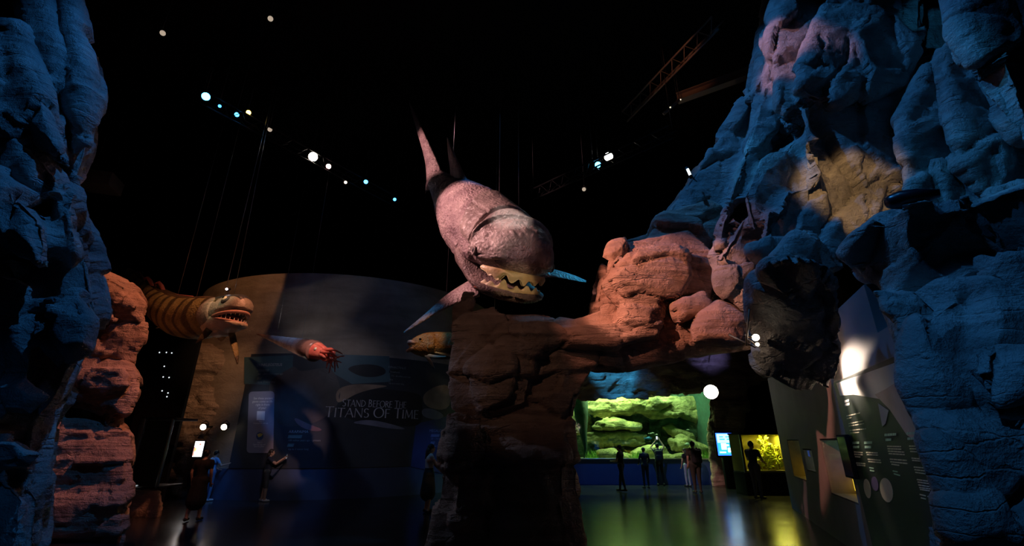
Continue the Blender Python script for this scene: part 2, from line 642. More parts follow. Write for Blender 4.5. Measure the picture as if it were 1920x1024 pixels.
slab('floor', (0, 10, -0.1), (44, 36, 0.2), M_floor)
slab('ceiling', (0, 10, 16.1), (44, 36, 0.2), M_black)
slab('wall_back', (0, 27.9, 8.0), (44, 0.2, 16), M_black)
slab('wall_left', (-21.9, 10, 8.0), (0.2, 36, 16), M_black)
slab('wall_right', (21.9, 10, 8.0), (0.2, 36, 16), M_black)
slab('wall_front', (0, -7.9, 8.0), (44, 0.2, 16), M_black)

# curved gallery wall
DC = np.array([-8.09, 23.52])
DR = 7.05
DTOP = 7.9


def drum_hit(px, py, r=DR):
    """pixel -> (angle, z) on the curved gallery wall"""
    d = ray(px, py)
    o = CAM[:2] - DC
    a = d[0] ** 2 + d[1] ** 2
    b = 2 * (o[0] * d[0] + o[1] * d[1])
    c = o @ o - r * r
    disc = max(b * b - 4 * a * c, 0.0)
    t = (-b - math.sqrt(disc)) / (2 * a)
    p = CAM + d * t
    return math.atan2(p[1] - DC[1], p[0] - DC[0]), p[2]


def drum_pt(ang, z, r=DR):
    return np.array([DC[0] + r * math.cos(ang), DC[1] + r * math.sin(ang), z])


def arc_block(name, a0, a1, r0, r1, z0, z1, mat, n=48, parent=None, **k):
    vs, fs = [], []
    for i in range(n + 1):
        a = a0 + (a1 - a0) * i / n
        for r, z in ((r0, z0), (r1, z0), (r1, z1), (r0, z1)):
            vs.append(drum_pt(a, z, r))
    for i in range(n):
        for j in range(4):
            fs.append((i * 4 + j, (i + 1) * 4 + j, (i + 1) * 4 + (j + 1) % 4, i * 4 + (j + 1) % 4))
    fs.append((0, 1, 2, 3))
    fs.append((n * 4 + 3, n * 4 + 2, n * 4 + 1, n * 4))
    return mesh_obj(name, vs, fs, mat, parent, smooth=False, **k)


M_drum = rock_mat('painted_gallery_wall', (0.34, 0.26, 0.20), (0.42, 0.33, 0.26), (0.50, 0.40, 0.33), strata=1.0, bump=0.25, scale=0.6)
dw = setp(arc_block('wall_gallery', -math.pi, 0.2, DR - 0.3, DR, 0, DTOP, M_drum, 96), kind='structure')

# right exhibit wall, running away to the right
WD = np.array([0.358, 0.934, 0.0])          # along the wall, away from the camera
WN = np.array([-0.934, 0.358, 0.0])         # out of the wall, into the hall
W0 = np.array([5.79, 8.65, 0.0])


def wall_hit(px, py, off=0.0):
    """pixel -> (distance along the right wall, z)"""
    d = ray(px, py)
    q = W0 + WN * off - CAM
    t = (q @ WN) / (d @ WN)
    p = CAM + d * t
    return (p - W0) @ WD, p[2]


def wall_pt(s, z, off=0.0):
    p = W0 + WD * s + WN * off
    return np.array([p[0], p[1], z])


def wall_box(mb, s0, s1, z0, z1, o0, o1):
    vs = [wall_pt(s, z, o) for s in (s0, s1) for o in (o0, o1) for z in (z0, z1)]
    return mb.add(vs, [(0, 1, 3, 2), (4, 6, 7, 5), (0, 4, 5, 1), (2, 3, 7, 6), (0, 2, 6, 4), (1, 5, 7, 3)])

# ------------------------------------------------------------------ rocks
def C(Y, *pts, t=1.2, b=0.15, s=0.9):
    return chunk(pts, t, b, s, Y)


left_cliff = rock('blue_cliff', [
    C(6.0, (-200, -60), (133, -60), (150, 100), (178, 180), (168, 275), (140, 350), (-200, 400), t=2.2),
    C(6.0, (-200, 300), (140, 340), (158, 490), (190, 595), (178, 640), (-200, 700), t=2.2),
    C(6.0, (-200, 600), (186, 610), (135, 705), (88, 800), (-200, 850), t=2.2),
    C(5.9, (-200, 780), (92, 790), (72, 880), (70, 1024), (65, 1330), (-250, 1330), t=2.2),
    C(5.35, (18, -60), (78, -60), (122, 110), (118, 180), (60, 130), b=0.1, t=.7),
    C(5.1, (-90, 40), (40, 50), (100, 170), (120, 270), (128, 312), (60, 250), (-90, 190), t=.9),
    C(5.2, (-90, 200), (20, 235), (112, 340), (108, 378), (62, 345), (-90, 270), b=0.05, t=.9),
    C(4.95, (-120, 290), (0, 330), (60, 372), (96, 420), (92, 505), (-120, 430), t=.9),
    C(5.55, (112, -60), (133, -50), (150, 105), (178, 185), (166, 270), (140, 292), (122, 200), t=.7),
    C(5.45, (94, 365), (140, 358), (157, 482), (135, 505), (96, 485), t=.7),
    C(5.2, (80, 560), (150, 545), (190, 598), (172, 660), (120, 692), (72, 640), t=.9),
    C(5.3, (-120, 480), (30, 515), (72, 535), (62, 700), (-120, 730), t=.9),
    C(5.2, (-120, 800), (40, 812), (86, 850), (62, 885), (-60, 900), t=.8),
    C(5.3, (-120, 930), (30, 900), (66, 930), (66, 1250), (-120, 1250), t=.8),
    C(5.3, (-120, 690), (50, 700), (100, 745), (60, 790), (-120, 790), t=.8),
], M_rock_grey, voxel=0.04, smooth=1, seed=3, big=0.05, bigf=0.8, block=0.17, blockf=0.8, along=True, strata=0.03, freq=1.2, axis=(0.45, 0.1, -0.85), fine=0.02,
    label='blue-lit rock cliff towering at the left edge', cat='rock')

red_pillar = rock('red_rock_pillar', [
    C(10.0, (90, 470), (158, 496), (215, 522), (256, 546), (272, 572), (262, 602), (90, 602), t=2.0),
    C(10.15, (90, 590), (235, 590), (269, 598), (267, 640), (244, 686), (90, 690), t=2.0),
    C(10.0, (60, 660), (150, 668), (243, 683), (258, 712), (254, 742), (236, 774), (208, 788), (182, 748), (60, 735), t=1.9),
    C(10.6, (50, 700), (222, 720), (222, 800), (50, 810), t=1.2),
    C(9.95, (50, 788), (160, 785), (228, 797), (246, 818), (247, 860), (239, 920), (233, 1012), (231, 1050), (40, 1050), t=2.2),
    C(9.75, (150, 560), (205, 565), (212, 600), (160, 610), t=.6, b=0.05),
    C(9.8, (150, 520), (240, 555), (255, 578), (180, 572), t=.7, b=0.05),
    C(9.75, (120, 690), (230, 692), (245, 720), (190, 742), (120, 715), t=.7, b=.05),
    C(9.8, (50, 860), (150, 850), (235, 862), (232, 900), (50, 905), t=.7, b=.05),
    C(9.9, (85, 720), (122, 745), (118, 790), (85, 800), t=.6, b=.05),
    C(9.75, (70, 930), (225, 930), (222, 1000), (70, 1010), t=.7, b=.05),
], M_rock_red, voxel=0.04, smooth=1, seed=8, big=0.04, bigf=0.8, block=0.12, blockf=0.8, crease=0.05, lev2=0.2, strata=0.045, freq=1.1, fine=0.008,
    label='orange-red layered rock pillar beside the blue cliff', cat='rock')

arch = rock('rock_arch', [
    C(8.35, (800, 1062), (812, 1000), (832, 900), (838, 815), (1078, 780), (1082, 860), (1089, 950), (1094, 1062), t=1.8),
    C(8.45, (838, 845), (842, 740), (848, 690), (1092, 690), (1072, 748), (1076, 845), t=1.8),
    C(8.45, (845, 712), (847, 640), (854, 604), (875, 594), (905, 594), (1000, 602), (1118, 640), (1112, 695), (1072, 748), t=1.7),
    C(8.7, (866, 592), (930, 586), (1005, 588), (1042, 598), (1100, 605), (1150, 650), (1000, 640), (880, 640), t=1.6, b=0.05),
    C(8.6, (1075, 600), (1140, 578), (1300, 590), (1410, 610), (1405, 640), (1260, 648), (1175, 668), (1110, 698), (1080, 690), t=1.6),
    C(8.2, (960, 618), (1100, 612), (1235, 600), (1230, 628), (1160, 645), (1000, 650), t=.9, b=.1),
    C(8.8, (842, 622), (848, 575), (870, 546), (894, 546), (888, 580), (870, 610), t=.9, b=0.05),
    C(9.3, (1128, 494), (1114, 540), (1104, 590), (1150, 602), (1172, 540), t=1.0),
    C(8.5, (1138, 505), (1150, 464), (1210, 444), (1292, 430), (1345, 470), (1335, 560), (1240, 590), (1170, 582), (1143, 545), t=1.5),
    C(8.15, (1150, 520), (1180, 478), (1282, 470), (1290, 520), (1270, 560), (1180, 570), t=.8, b=.05),
    C(8.2, (1165, 560), (1240, 572), (1236, 612), (1190, 622), (1150, 605), t=.8),
    C(8.1, (1262, 575), (1320, 548), (1330, 580), (1270, 598), t=.8, b=.04),
    C(7.9, (1300, 640), (1298, 615), (1318, 590), (1350, 570), (1388, 600), (1390, 640), (1340, 644), t=.9, b=.1),
    C(8.9, (1210, 446), (1240, 405), (1330, 375), (1410, 420), (1400, 610), (1330, 570), t=1.5, b=.1),
    C(8.2, (880, 690), (950, 640), (1010, 650), (990, 760), (900, 790), t=.8, b=.1),
    C(8.1, (845, 780), (905, 800), (895, 860), (840, 880), t=.7, b=.05),
    C(8.05, (860, 870), (920, 880), (915, 960), (845, 985), t=.7, b=.05),
    C(8.1, (920, 850), (1060, 840), (1070, 1040), (920, 1050), t=.7, b=.05),
], M_rock_red, voxel=0.04, smooth=1, seed=21, big=0.05, bigf=0.8, block=0.10, blockf=0.7, lev2=0.15, crease=0.05, strata=0.07, freq=1.4, fine=0.006,
    label='free-standing rock pillar arching over to the right cliff', cat='rock')

right_cliff = rock('right_cliff', [
    C(9.0, (1236, 412), (1288, 350), (1315, 305), (1392, 242), (1420, 172), (1440, 300), (1400, 560), (1330, 480), t=2.2, b=.05),
    C(8.6, (1418, 180), (1432, 90), (1440, 0), (1446, -80), (1600, -80), (1560, 300), (1450, 400), (1415, 300), t=2.2, b=.05),
    C(7.7, (1438, 80), (1450, 20), (1475, -60), (1548, 0), (1540, 62), (1500, 120), (1450, 120), t=1.0, b=.15),
    C(7.75, (1450, 120), (1505, 110), (1508, 200), (1480, 248), (1450, 205), (1444, 165), t=1.0, b=.15),
    C(8.1, (1424, 200), (1446, 120), (1462, 220), (1440, 300), (1392, 360), (1350, 440), (1332, 480), (1348, 400), (1398, 275), t=1.2, b=.1),
    C(7.7, (1390, 370), (1425, 300), (1500, 250), (1520, 330), (1470, 380), (1400, 440), t=1.3, b=.1),
    C(7.4, (1430, 400), (1470, 350), (1520, 330), (1560, 470), (1560, 520), (1470, 500), (1410, 470), t=1.3, b=.1),
    C(7.9, (1335, 480), (1390, 400), (1432, 440), (1430, 520), (1400, 580), (1350, 540), t=1.2, b=.1),
    C(7.5, (1490, 160), (1680, 140), (1690, 260), (1645, 405), (1610, 455), (1570, 478), (1515, 380), t=1.4, b=.0),
    C(7.2, (1495, 170), (1515, 80), (1580, -80), (1735, -80), (1732, 60), (1695, 150), (1560, 200), t=1.6, b=.0),
    C(7.6, (1640, 260), (1700, 230), (1740, 340), (1710, 392), (1638, 405), t=1.2, b=.0),
    C(6.7, (1682, 225), (1765, 100), (1840, 150), (1870, 300), (1838, 400), (1762, 395), (1700, 340), t=1.6, b=.0),
    C(6.2, (1765, 105), (1800, 60), (1900, 200), (1930, 330), (1850, 380), (1800, 300), t=1.4, b=.0),
    C(7.9, (1500, 140), (1760, 100), (1880, 300), (1840, 420), (1560, 500), (1480, 380), t=1.2, b=.0),
    C(6.6, (1700, 340), (1790, 300), (1900, 370), (1860, 470), (1700, 450), t=1.2, b=.0),
    C(7.3, (1505, 200), (1522, 195), (1545, 330), (1590, 460), (1560, 490), (1510, 380), t=1.0, b=.05),
    C(8.6, (1690, -80), (1820, -80), (1820, 140), (1690, 140), t=1.0, b=.0),
    C(4.9, (1778, -80), (2150, -80), (2150, 340), (1920, 265), (1850, 165), (1795, 60), t=1.6, b=.1),
    C(4.6, (1566, 482, 5.5), (1640, 408, 4.9), (1700, 372, 4.5), (1835, 355, 4.1), (1860, 480, 4.5), (1865, 565, 4.8), (1780, 578, 4.9), (1690, 560, 5.0), (1600, 525, 5.6), t=1.1, b=.0),
    C(6.2, (1405, 525, 6.4), (1440, 490, 5.7), (1520, 485, 5.2), (1588, 525, 5.3), (1584, 610, 5.9), (1580, 690, 6.5), (1560, 738, 7.1), (1500, 722, 7.2), (1432, 682, 7.2), (1405, 610, 6.9), t=.45, b=.0),
    C(6.9, (1490, 440), (1540, 468), (1580, 500), (1520, 520), (1450, 490), t=1.0, b=.0),
    C(4.4, (1830, 355), (2150, 250), (2150, 720), (1900, 700), (1858, 560), t=1.5),
    C(4.35, (1690, 650), (1705, 605), (1780, 550), (2100, 520), (2100, 810), (1725, 800), (1690, 720), t=1.0),
    C(4.25, (1722, 785), (2100, 740), (2100, 970), (1787, 960), (1738, 845), t=1.0),
    C(4.15, (1775, 930), (2100, 900), (2150, 1400), (1800, 1400), t=1.0),
    C(4.7, (1640, 545), (1720, 560), (1750, 640), (1700, 655), (1670, 600), t=.9, b=.1),
    C(4.0, (1740, 820), (1800, 850), (1850, 930), (1780, 935), t=.6, b=.05),
    C(3.95, (1770, 940), (1860, 935), (1880, 1000), (1790, 1010), t=.6, b=.05),
    C(4.05, (1860, 680), (2100, 640), (2100, 740), (1870, 760), t=.6, b=.1),
], M_rock_cliff, voxel=0.042, smooth=1, seed=33, big=0.05, bigf=0.8, block=0.18, blockf=0.75, along=True, crease=0.06, strata=0.02, freq=1.3,
    axis=(0.5, -0.1, 0.85), fine=0.018,
    label='huge overhanging rock cliff filling the right side', cat='rock')

tank_rock_band = rock('aquarium_rock_canopy', [
    C(21.5, (1040, 738), (1060, 700), (1100, 640), (1450, 600), (1450, 715), (1330, 738), (1200, 742), (1090, 754), t=.5, b=.2),
    C(21.2, (1050, 700), (1200, 650), (1330, 660), (1325, 700), (1150, 728), (1060, 738), t=.6, b=.2),
    C(21.6, (1060, 640), (1450, 560), (1450, 660), (1060, 690), t=.6, b=.2),
    C(21.3, (1330, 735), (1345, 690), (1400, 700), (1398, 800), (1404, 922), (1338, 922), (1332, 860), (1322, 800), t=.8, b=.2),
], M_rock, voxel=0.09, smooth=1, seed=44, big=0.06, bigf=0.6, block=0.14, blockf=0.6, crease=0.09, strata=0.10, freq=1.1, fine=0.02,
    label='rocky canopy above and beside the big aquarium window', cat='rock')

back_column = rock('banded_rock_column', [
    C(17.2, (335, 660), (350, 640), (436, 650), (440, 700), (440, 932), (320, 932), (325, 800), (332, 740), t=1.2, b=.2),
    C(16.95, (332, 770), (350, 745), (425, 760), (428, 830), (340, 830), t=1.0, b=.1),
    C(17.0, (345, 650), (430, 652), (432, 700), (345, 705), t=1.0, b=.1),
], M_rock, voxel=0.08, smooth=1, seed=52, big=0.06, bigf=0.7, block=0.12, blockf=0.8, crease=0.06, strata=0.07, freq=1.6, fine=0.02,
    label='banded brown rock column behind the two wall lamps', cat='rock')

low_rock = rock('low_rock_plinth', [
    C(13.0, (225, 918), (300, 922), (305, 950), (290, 985), (225, 985), t=1.5, b=.1),
], M_rock, voxel=0.06, smooth=1, seed=58, big=0.06, block=0.05, strata=0.05, fine=0.02,
    label='low dark rock plinth under the lit case', cat='rock')

# ------------------------------------------------------------------ lofted animals
def hermite(xs, ys, x):
    """smooth interpolation through stations (ys may be n x k)"""
    xs = np.array(xs, float)
    ys = np.array(ys, float)
    if ys.ndim == 1:
        ys = ys[:, None]
    x = np.atleast_1d(np.array(x, float))
    d = np.diff(ys, axis=0) / np.diff(xs)[:, None]
    m = np.empty_like(ys)
    m[0], m[-1] = d[0], d[-1]
    a, b = d[:-1], d[1:]
    m[1:-1] = np.where(a * b > 0, 2 * a * b / (a + b + 1e-12), 0.0) if ys.shape[1] > 3 else 0.5 * (a + b)
    i = np.clip(np.searchsorted(xs, x) - 1, 0, len(xs) - 2)
    h = (xs[i + 1] - xs[i])
    t = np.clip((x - xs[i]) / h, 0, 1)[:, None]
    h = h[:, None]
    return ((2 * t ** 3 - 3 * t ** 2 + 1) * ys[i] + (t ** 3 - 2 * t ** 2 + t) * h * m[i]
            + (-2 * t ** 3 + 3 * t ** 2) * ys[i + 1] + (t ** 3 - t ** 2) * h * m[i + 1])


class Loft:
    """body along a spine, s in metres from the snout; stations (s, half width, top, bottom, centre offset, exponent)"""
    def __init__(self, spine, stations, up=(0, 0, 1), scale=1.0):
        p = np.array(spine, float)
        k = np.linspace(0, 1, len(p))
        dense = hermite(k, p, np.linspace(0, 1, 400))
        seg = np.linalg.norm(np.diff(dense, axis=0), axis=1)
        self.arc = np.concatenate([[0], np.cumsum(seg)])
        self.dense = dense
        self.len = self.arc[-1]
        st = []
        for r in stations:
            r = list(r) + [0.0, 2.1][len(r) - 4:]
            st.append(r)
        st = np.array(st, float)
        st[:, :5] *= scale
        self.st = st
        self.up = np.array(up, float)

    def frame(self, s):
        s = np.atleast_1d(np.array(s, float))
        c = np.stack([np.interp(s, self.arc, self.dense[:, j]) for j in range(3)], 1)
        e = 0.12
        a = np.stack([np.interp(np.clip(s - e, 0, self.len), self.arc, self.dense[:, j]) for j in range(3)], 1)
        b = np.stack([np.interp(np.clip(s + e, 0, self.len), self.arc, self.dense[:, j]) for j in range(3)], 1)
        f = a - b
        f /= np.linalg.norm(f, axis=1)[:, None]
        u = self.up - f * (f @ self.up)[:, None]
        u /= np.linalg.norm(u, axis=1)[:, None]
        l = np.cross(u, f)
        return c, f, l, u

    def pos(self, s, lat, vert):
        c, f, l, u = self.frame(s)
        return c + l * np.atleast_1d(lat)[:, None] + u * np.atleast_1d(vert)[:, None]

    def surf(self, s, phi, off=0.0):
        """phi 0 = back, positive = the animal's left"""
        s = np.atleast_1d(np.array(s, float))
        phi = np.atleast_1d(np.array(phi, float))
        v = hermite(self.st[:, 0], self.st[:, 1:], s)
        w, zt, zb, c, e = v.T
        sn, cs = np.sin(phi), np.cos(phi)
        lat = w * np.sign(sn) * np.abs(sn) ** (2 / e)
        ver = c + np.where(cs > 0, zt, zb) * np.sign(cs) * np.abs(cs) ** (2 / e)
        lat = lat + off * sn
        ver = ver + off * cs
        return self.pos(s, lat, ver)

    def shell(self, s0, s1, ns=60, nphi=48, off=None, ease=True):
        k = np.linspace(0, 1, ns)
        if ease:
            k = k ** 1.4
        ss = s0 + (s1 - s0) * k
        ph = np.linspace(-math.pi, math.pi, nphi, endpoint=False)
        S, F = np.meshgrid(ss, ph, indexing='ij')
        o = off(S.ravel(), F.ravel()) if off else 0.0
        v = self.surf(S.ravel(), F.ravel(), o)
        fs = []
        for i in range(ns - 1):
            for j in range(nphi):
                fs.append((i * nphi + j, i * nphi + (j + 1) % nphi, (i + 1) * nphi + (j + 1) % nphi, (i + 1) * nphi + j))
        v = list(v)
        for i in (0, ns - 1):
            v.append(np.mean(v[i * nphi:(i + 1) * nphi], axis=0))
            c = len(v) - 1
            for j in range(nphi):
                fs.append((c, i * nphi + (j + 1) % nphi, i * nphi + j) if i == 0 else (c, i * nphi + j, i * nphi + (j + 1) % nphi))
        return np.array(v), fs

    def plate(self, s0, s1, p0, p1, height, ns=40, nphi=48, edge=0.12, extra=None):
        """a raised plate over part of the body; s0 and s1 may be functions of phi"""
        k = np.linspace(0, 1, ns)
        g = np.linspace(0, 1, nphi)
        K, G = np.meshgrid(k, g, indexing='ij')
        K, G = K.ravel(), G.ravel()
        ph = p0 + (p1 - p0) * G
        a = s0(ph) if callable(s0) else s0
        b = s1(ph) if callable(s1) else s1
        S = a + (b - a) * K
        m = np.minimum(np.minimum(K, 1 - K), np.minimum(G, 1 - G))
        o = -0.03 + (height + 0.03) * sstep(0, edge, m)
        if extra:
            o = o + extra(S, ph) * sstep(0, edge, m)
        v = self.surf(S, ph, o)
        fs = [(i * nphi + j, i * nphi + j + 1, (i + 1) * nphi + j + 1, (i + 1) * nphi + j) for i in range(ns - 1) for j in range(nphi - 1)]
        return v, fs


def fin(name, lead, trail, thick, mat, parent, n=18, m=10, ragged=0.0, seed=0):
    """lens-shaped blade between a leading and a trailing edge"""
    lead = np.array(lead, float)
    trail = np.array(trail, float)
    k = np.linspace(0, 1, n)
    A = hermite(np.linspace(0, 1, len(lead)), lead, k)
    B = hermite(np.linspace(0, 1, len(trail)), trail, k)
    rnd = np.random.RandomState(seed)
    vs, fs = [], []
    for i in range(n):
        ch = B[i] - A[i]
        if ragged:
            B[i] = B[i] - ch * ragged * rnd.rand()
            ch = B[i] - A[i]
        tan = (A[min(i + 1, n - 1)] + B[min(i + 1, n - 1)] - A[max(i - 1, 0)] - B[max(i - 1, 0)])
        nn = np.cross(ch, tan)
        nn = nn / (np.linalg.norm(nn) + 1e-9)
        th = thick * (1 - 0.85 * k[i])
        for j in range(m):
            w = 2 * math.pi * j / m
            x = 0.5 - 0.5 * math.cos(w)
            vs.append(A[i] + ch * x + nn * th * math.sin(w) * (1.15 - 0.75 * x))
    for i in range(n - 1):
        for j in range(m):
            fs.append((i * m + j, i * m + (j + 1) % m, (i + 1) * m + (j + 1) % m, (i + 1) * m + j))
    fs.append(tuple(range(m))[::-1])
    fs.append(tuple((n - 1) * m + j for j in range(m)))
    return mesh_obj(name, vs, fs, mat, parent)


def hide_mat(name, c1, c2, c3, rough=0.5, bump=0.5, scale=3.0, stripes=None):
    m, nt, b = nodes_mat(name)
    N, Lk = nt.nodes, nt.links
    tc = N.new('ShaderNodeTexCoord')
    n1 = N.new('ShaderNodeTexNoise')
    n1.inputs['Scale'].default_value = scale
    n1.inputs['Detail'].default_value = 7
    n1.inputs['Roughness'].default_value = 0.6
    Lk.new(tc.outputs['Object'], n1.inputs['Vector'])
    r = N.new('ShaderNodeValToRGB')
    e = r.color_ramp.elements
    e[0].position, e[0].color = 0.32, (*c1, 1)
    e[1].position, e[1].color = 0.70, (*c3, 1)
    k = e.new(0.5)
    k.color = (*c2, 1)
    Lk.new(n1.outputs['Fac'], r.inputs['Fac'])
    outc = r.outputs['Color']
    if stripes:
        axis, freq, dark = stripes
        mp = N.new('ShaderNodeMapping')
        mp.inputs['Rotation'].default_value = Vector(axis).normalized().to_track_quat('X', 'Z').inverted().to_euler()
        Lk.new(tc.outputs['Object'], mp.inputs['Vector'])
        w = N.new('ShaderNodeTexWave')
        w.bands_direction = 'X'
        w.inputs['Scale'].default_value = freq
        w.inputs['Distortion'].default_value = 9.0
        w.inputs['Detail'].default_value = 2.0
        w.inputs['Detail Scale'].default_value = 0.8
        Lk.new(mp.outputs['Vector'], w.inputs['Vector'])
        rr = N.new('ShaderNodeValToRGB')
        rr.color_ramp.elements[0].position = 0.12
        rr.color_ramp.elements[1].position = 0.42
        Lk.new(w.outputs['Fac'], rr.inputs['Fac'])
        mx = N.new('ShaderNodeMix')
        mx.data_type = 'RGBA'
        mx.inputs[6].default_value = (*dark, 1)
        Lk.new(rr.outputs['Color'], mx.inputs[0])
        Lk.new(outc, mx.inputs[7])
        outc = mx.outputs[2]
    Lk.new(outc, b.inputs['Base Color'])
    b.inputs['Roughness'].default_value = rough
    vo = N.new('ShaderNodeTexVoronoi')
    vo.inputs['Scale'].default_value = scale * 6
    Lk.new(tc.outputs['Object'], vo.inputs['Vector'])
    n2 = N.new('ShaderNodeTexNoise')
    n2.inputs['Scale'].default_value = scale * 4
    n2.inputs['Detail'].default_value = 6
    n2.inputs['Distortion'].default_value = 1.0
    Lk.new(tc.outputs['Object'], n2.inputs['Vector'])
    ad = N.new('ShaderNodeMath')
    ad.operation = 'MULTIPLY_ADD'
    ad.inputs[1].default_value = 0.35
    Lk.new(vo.outputs['Distance'], ad.inputs[0])
    Lk.new(n2.outputs['Fac'], ad.inputs[2])
    bp = N.new('ShaderNodeBump')
    bp.inputs['Strength'].default_value = bump
    bp.inputs['Distance'].default_value = 0.11
    Lk.new(ad.outputs['Value'], bp.inputs['Height'])
    Lk.new(bp.outputs['Normal'], b.inputs['Normal'])
    return m


def strip(path_s, path_lat, ztop, zbot, loft, thick=0.05):
    """bony blade standing along a curve in the loft's own frame"""
    n = len(path_s)
    nz = 6
    vs, fs = [], []
    c = np.array([np.mean(path_s), 0.0])
    for side in (0, 1):
        for i in range(n):
            d = np.array([path_s[i], path_lat[i]]) - c
            d = d / (np.linalg.norm(d) + 1e-9)
            for j in range(nz):
                k = j / (nz - 1)
                bow = thick * (1.2 if side == 0 else -0.6) * math.sin(math.pi * (0.15 + 0.8 * (1 - k)))
                z = ztop[i] + (zbot[i] - ztop[i]) * k
                vs.append((path_s[i] + d[0] * bow, path_lat[i] + d[1] * bow, z))
    v = np.array(vs)
    v = loft.pos(v[:, 0], v[:, 1], v[:, 2])
    o = n * nz
    for i in range(n - 1):
        for j in range(nz - 1):
            a = i * nz + j
            fs.append((a, a + 1, a + nz + 1, a + nz))
            fs.append((o + a, o + a + nz, o + a + nz + 1, o + a + 1))
        for j in (0, nz - 1):
            a = i * nz + j
            fs.append((a, a + nz, o + a + nz, o + a))
    for i in (0, n - 1):
        for j in range(nz - 1):
            a = i * nz + j
            fs.append((a, o + a, o + a + 1, a + 1))
    return v, fs


# ---------------------------------------------- armoured fish over the arch
M_hide = hide_mat('armoured_hide', (0.20, 0.13, 0.14), (0.36, 0.26, 0.26), (0.50, 0.39, 0.37), 0.40, 0.7, 2.2)
M_plate = hide_mat('armour_plate', (0.20, 0.15, 0.14), (0.34, 0.27, 0.25), (0.48, 0.39, 0.35), 0.33, 0.5, 1.8)
M_bone = hide_mat('tooth_bone', (0.62, 0.44, 0.20), (0.80, 0.64, 0.36), (0.88, 0.78, 0.55), 0.4, 0.12, 3.0)
M_jaw = hide_mat('jaw_hide', (0.13, 0.09, 0.09), (0.20, 0.14, 0.13), (0.28, 0.20, 0.18), 0.5, 0.5, 3.0)
M_gum = plain('gum', (0.40, 0.12, 0.09), 0.35)
M_eyeblack = plain('eye_black', (0.01, 0.01, 0.012), 0.1)
M_throat_shade = plain('throat_shade', (0.03, 0.012, 0.012), 0.6)

dl = Loft([P(980, 490, 9.75), P(951, 476, 10.7), P(889, 415, 11.7), P(847, 367, 12.6), P(815, 335, 13.3)], [
    (0.0, .12, .14, .08, .05), (.06, .44, .42, .24, .03), (.25, .72, .70, .34, 0), (.6, .95, .90, .40, 0), (1.1, 1.06, 1.02, .55, 0, 2.2),
    (1.7, 1.08, 1.06, .90, 0, 2.2), (2.3, 1.04, 1.06, 1.0, 0), (3.1, 1.0, 1.02, .98, 0), (3.9, .86, .90, .86, 0), (4.8, .66, .68, .64, 0),
    (5.6, .46, .48, .46, 0), (6.3, .30, .36, .32, 0), (7.0, .14, .24, .16, 0)], up=(0.12, -0.1, 1))
dunk = empty('armoured_fish', dl.pos(2.5, 0, 0)[0], 'huge armour-plated fish model with bony jaws diving above the rock arch', 'fish model')


def wrinkle(s, ph):
    q = np.stack([s * 2.2, np.sin(ph) * 2.0, np.cos(ph) * 2.0], 1)
    return 0.035 * fbm(q, 4, 5) + 0.020 * np.sin(s * 30 + 6 * fbm(q, 2, 9)) * sstep(2.3, 3.0, s)


v, f = dl.shell(0.0, min(6.9, dl.len), 120, 80, wrinkle)
mesh_obj('body', v, f, M_hide, dunk)


def headbump(s, ph):
    a = np.abs(ph)
    q = np.stack([s * 3.0, np.sin(ph) * 2.6, np.cos(ph) * 2.6], 1)
    o = 0.03 * fbm(q, 4, 15)
    o += 0.09 * np.exp(-((s - 0.98 + 0.25 * np.cos(ph * 1.5)) / 0.06) ** 2) * sstep(1.6, 1.3, a)        # brow ridge
    lump = worley(q * 1.5, 3)
    o += 0.05 * sstep(0.5, 0.1, lump[0]) * sstep(0.85, 0.25, s)                                # knobbly muzzle
    o -= 0.06 * np.exp(-((a - 1.72 + 0.1 * np.sin(s * 6)) / 0.035) ** 2) * (s > 0.35)           # seam over the cheek
    return o


v, f = dl.plate(0.015, lambda p: 1.62 - 0.22 * np.abs(p), -2.02, 2.02, 0.05, 70, 110, 0.05, headbump)
mesh_obj('head_shield', v, f, M_plate, dunk)


def trunkbump(s, ph):
    q = np.stack([s * 2.0, np.sin(ph) * 2.2, np.cos(ph) * 2.2], 1)
    return 0.03 * fbm(q, 4, 25) - 0.05 * np.exp(-((np.abs(ph) - 0.95 - 0.15 * (s - 2)) / 0.03) ** 2)


v, f = dl.plate(lambda p: 1.66 - 0.22 * np.abs(p), lambda p: 2.95 - 0.42 * np.abs(p) ** 1.5, -1.75, 1.75, 0.075, 46, 90, 0.06, trunkbump)
mesh_obj('trunk_shield', v, f, M_plate, dunk)
for sd in (-1, 1):
    v, f = dl.plate(lambda p: 0.86 + 0.9 * (np.abs(p) - 2.0) ** 2, lambda p: 1.72 - 0.7 * (np.abs(p) - 2.0) ** 2, sd * 1.66, sd * 2.5, 0.06, 26, 26, 0.35,
                    lambda s, p: 0.05 + 0.02 * fbm(np.stack([s * 4, p * 3, p * 0], 1), 3, 31))
    mesh_obj('cheek_plate', v, f, M_hide, dunk)
    v, f = dl.plate(1.80, 2.5, sd * 1.85, sd * 2.6, 0.07, 24, 24, 0.3)
    mesh_obj('gill_plate', v, f, M_hide, dunk)
    # eye set in a ring of bone
    e0 = dl.surf(0.70, sd * 1.62, 0.06)[0]
    nrm = dl.surf(0.70, sd * 1.62, 0.3)[0] - e0
    B = basis(nrm)
    ring = []
    for a in range(17):
        w = 2 * math.pi * a / 16
        ring.append(e0 + B[:, 1] * 0.10 * math.cos(w) + B[:, 2] * 0.085 * math.sin(w))
    er = MB().tube(ring, 0.03, 8, cap=False).build('eye_ring', M_plate, dunk)
    MB().ellipsoid(e0 - 0.01 * B[:, 0], (0.05, 0.08, 0.07), B).build('eye', M_eyeblack, dunk)

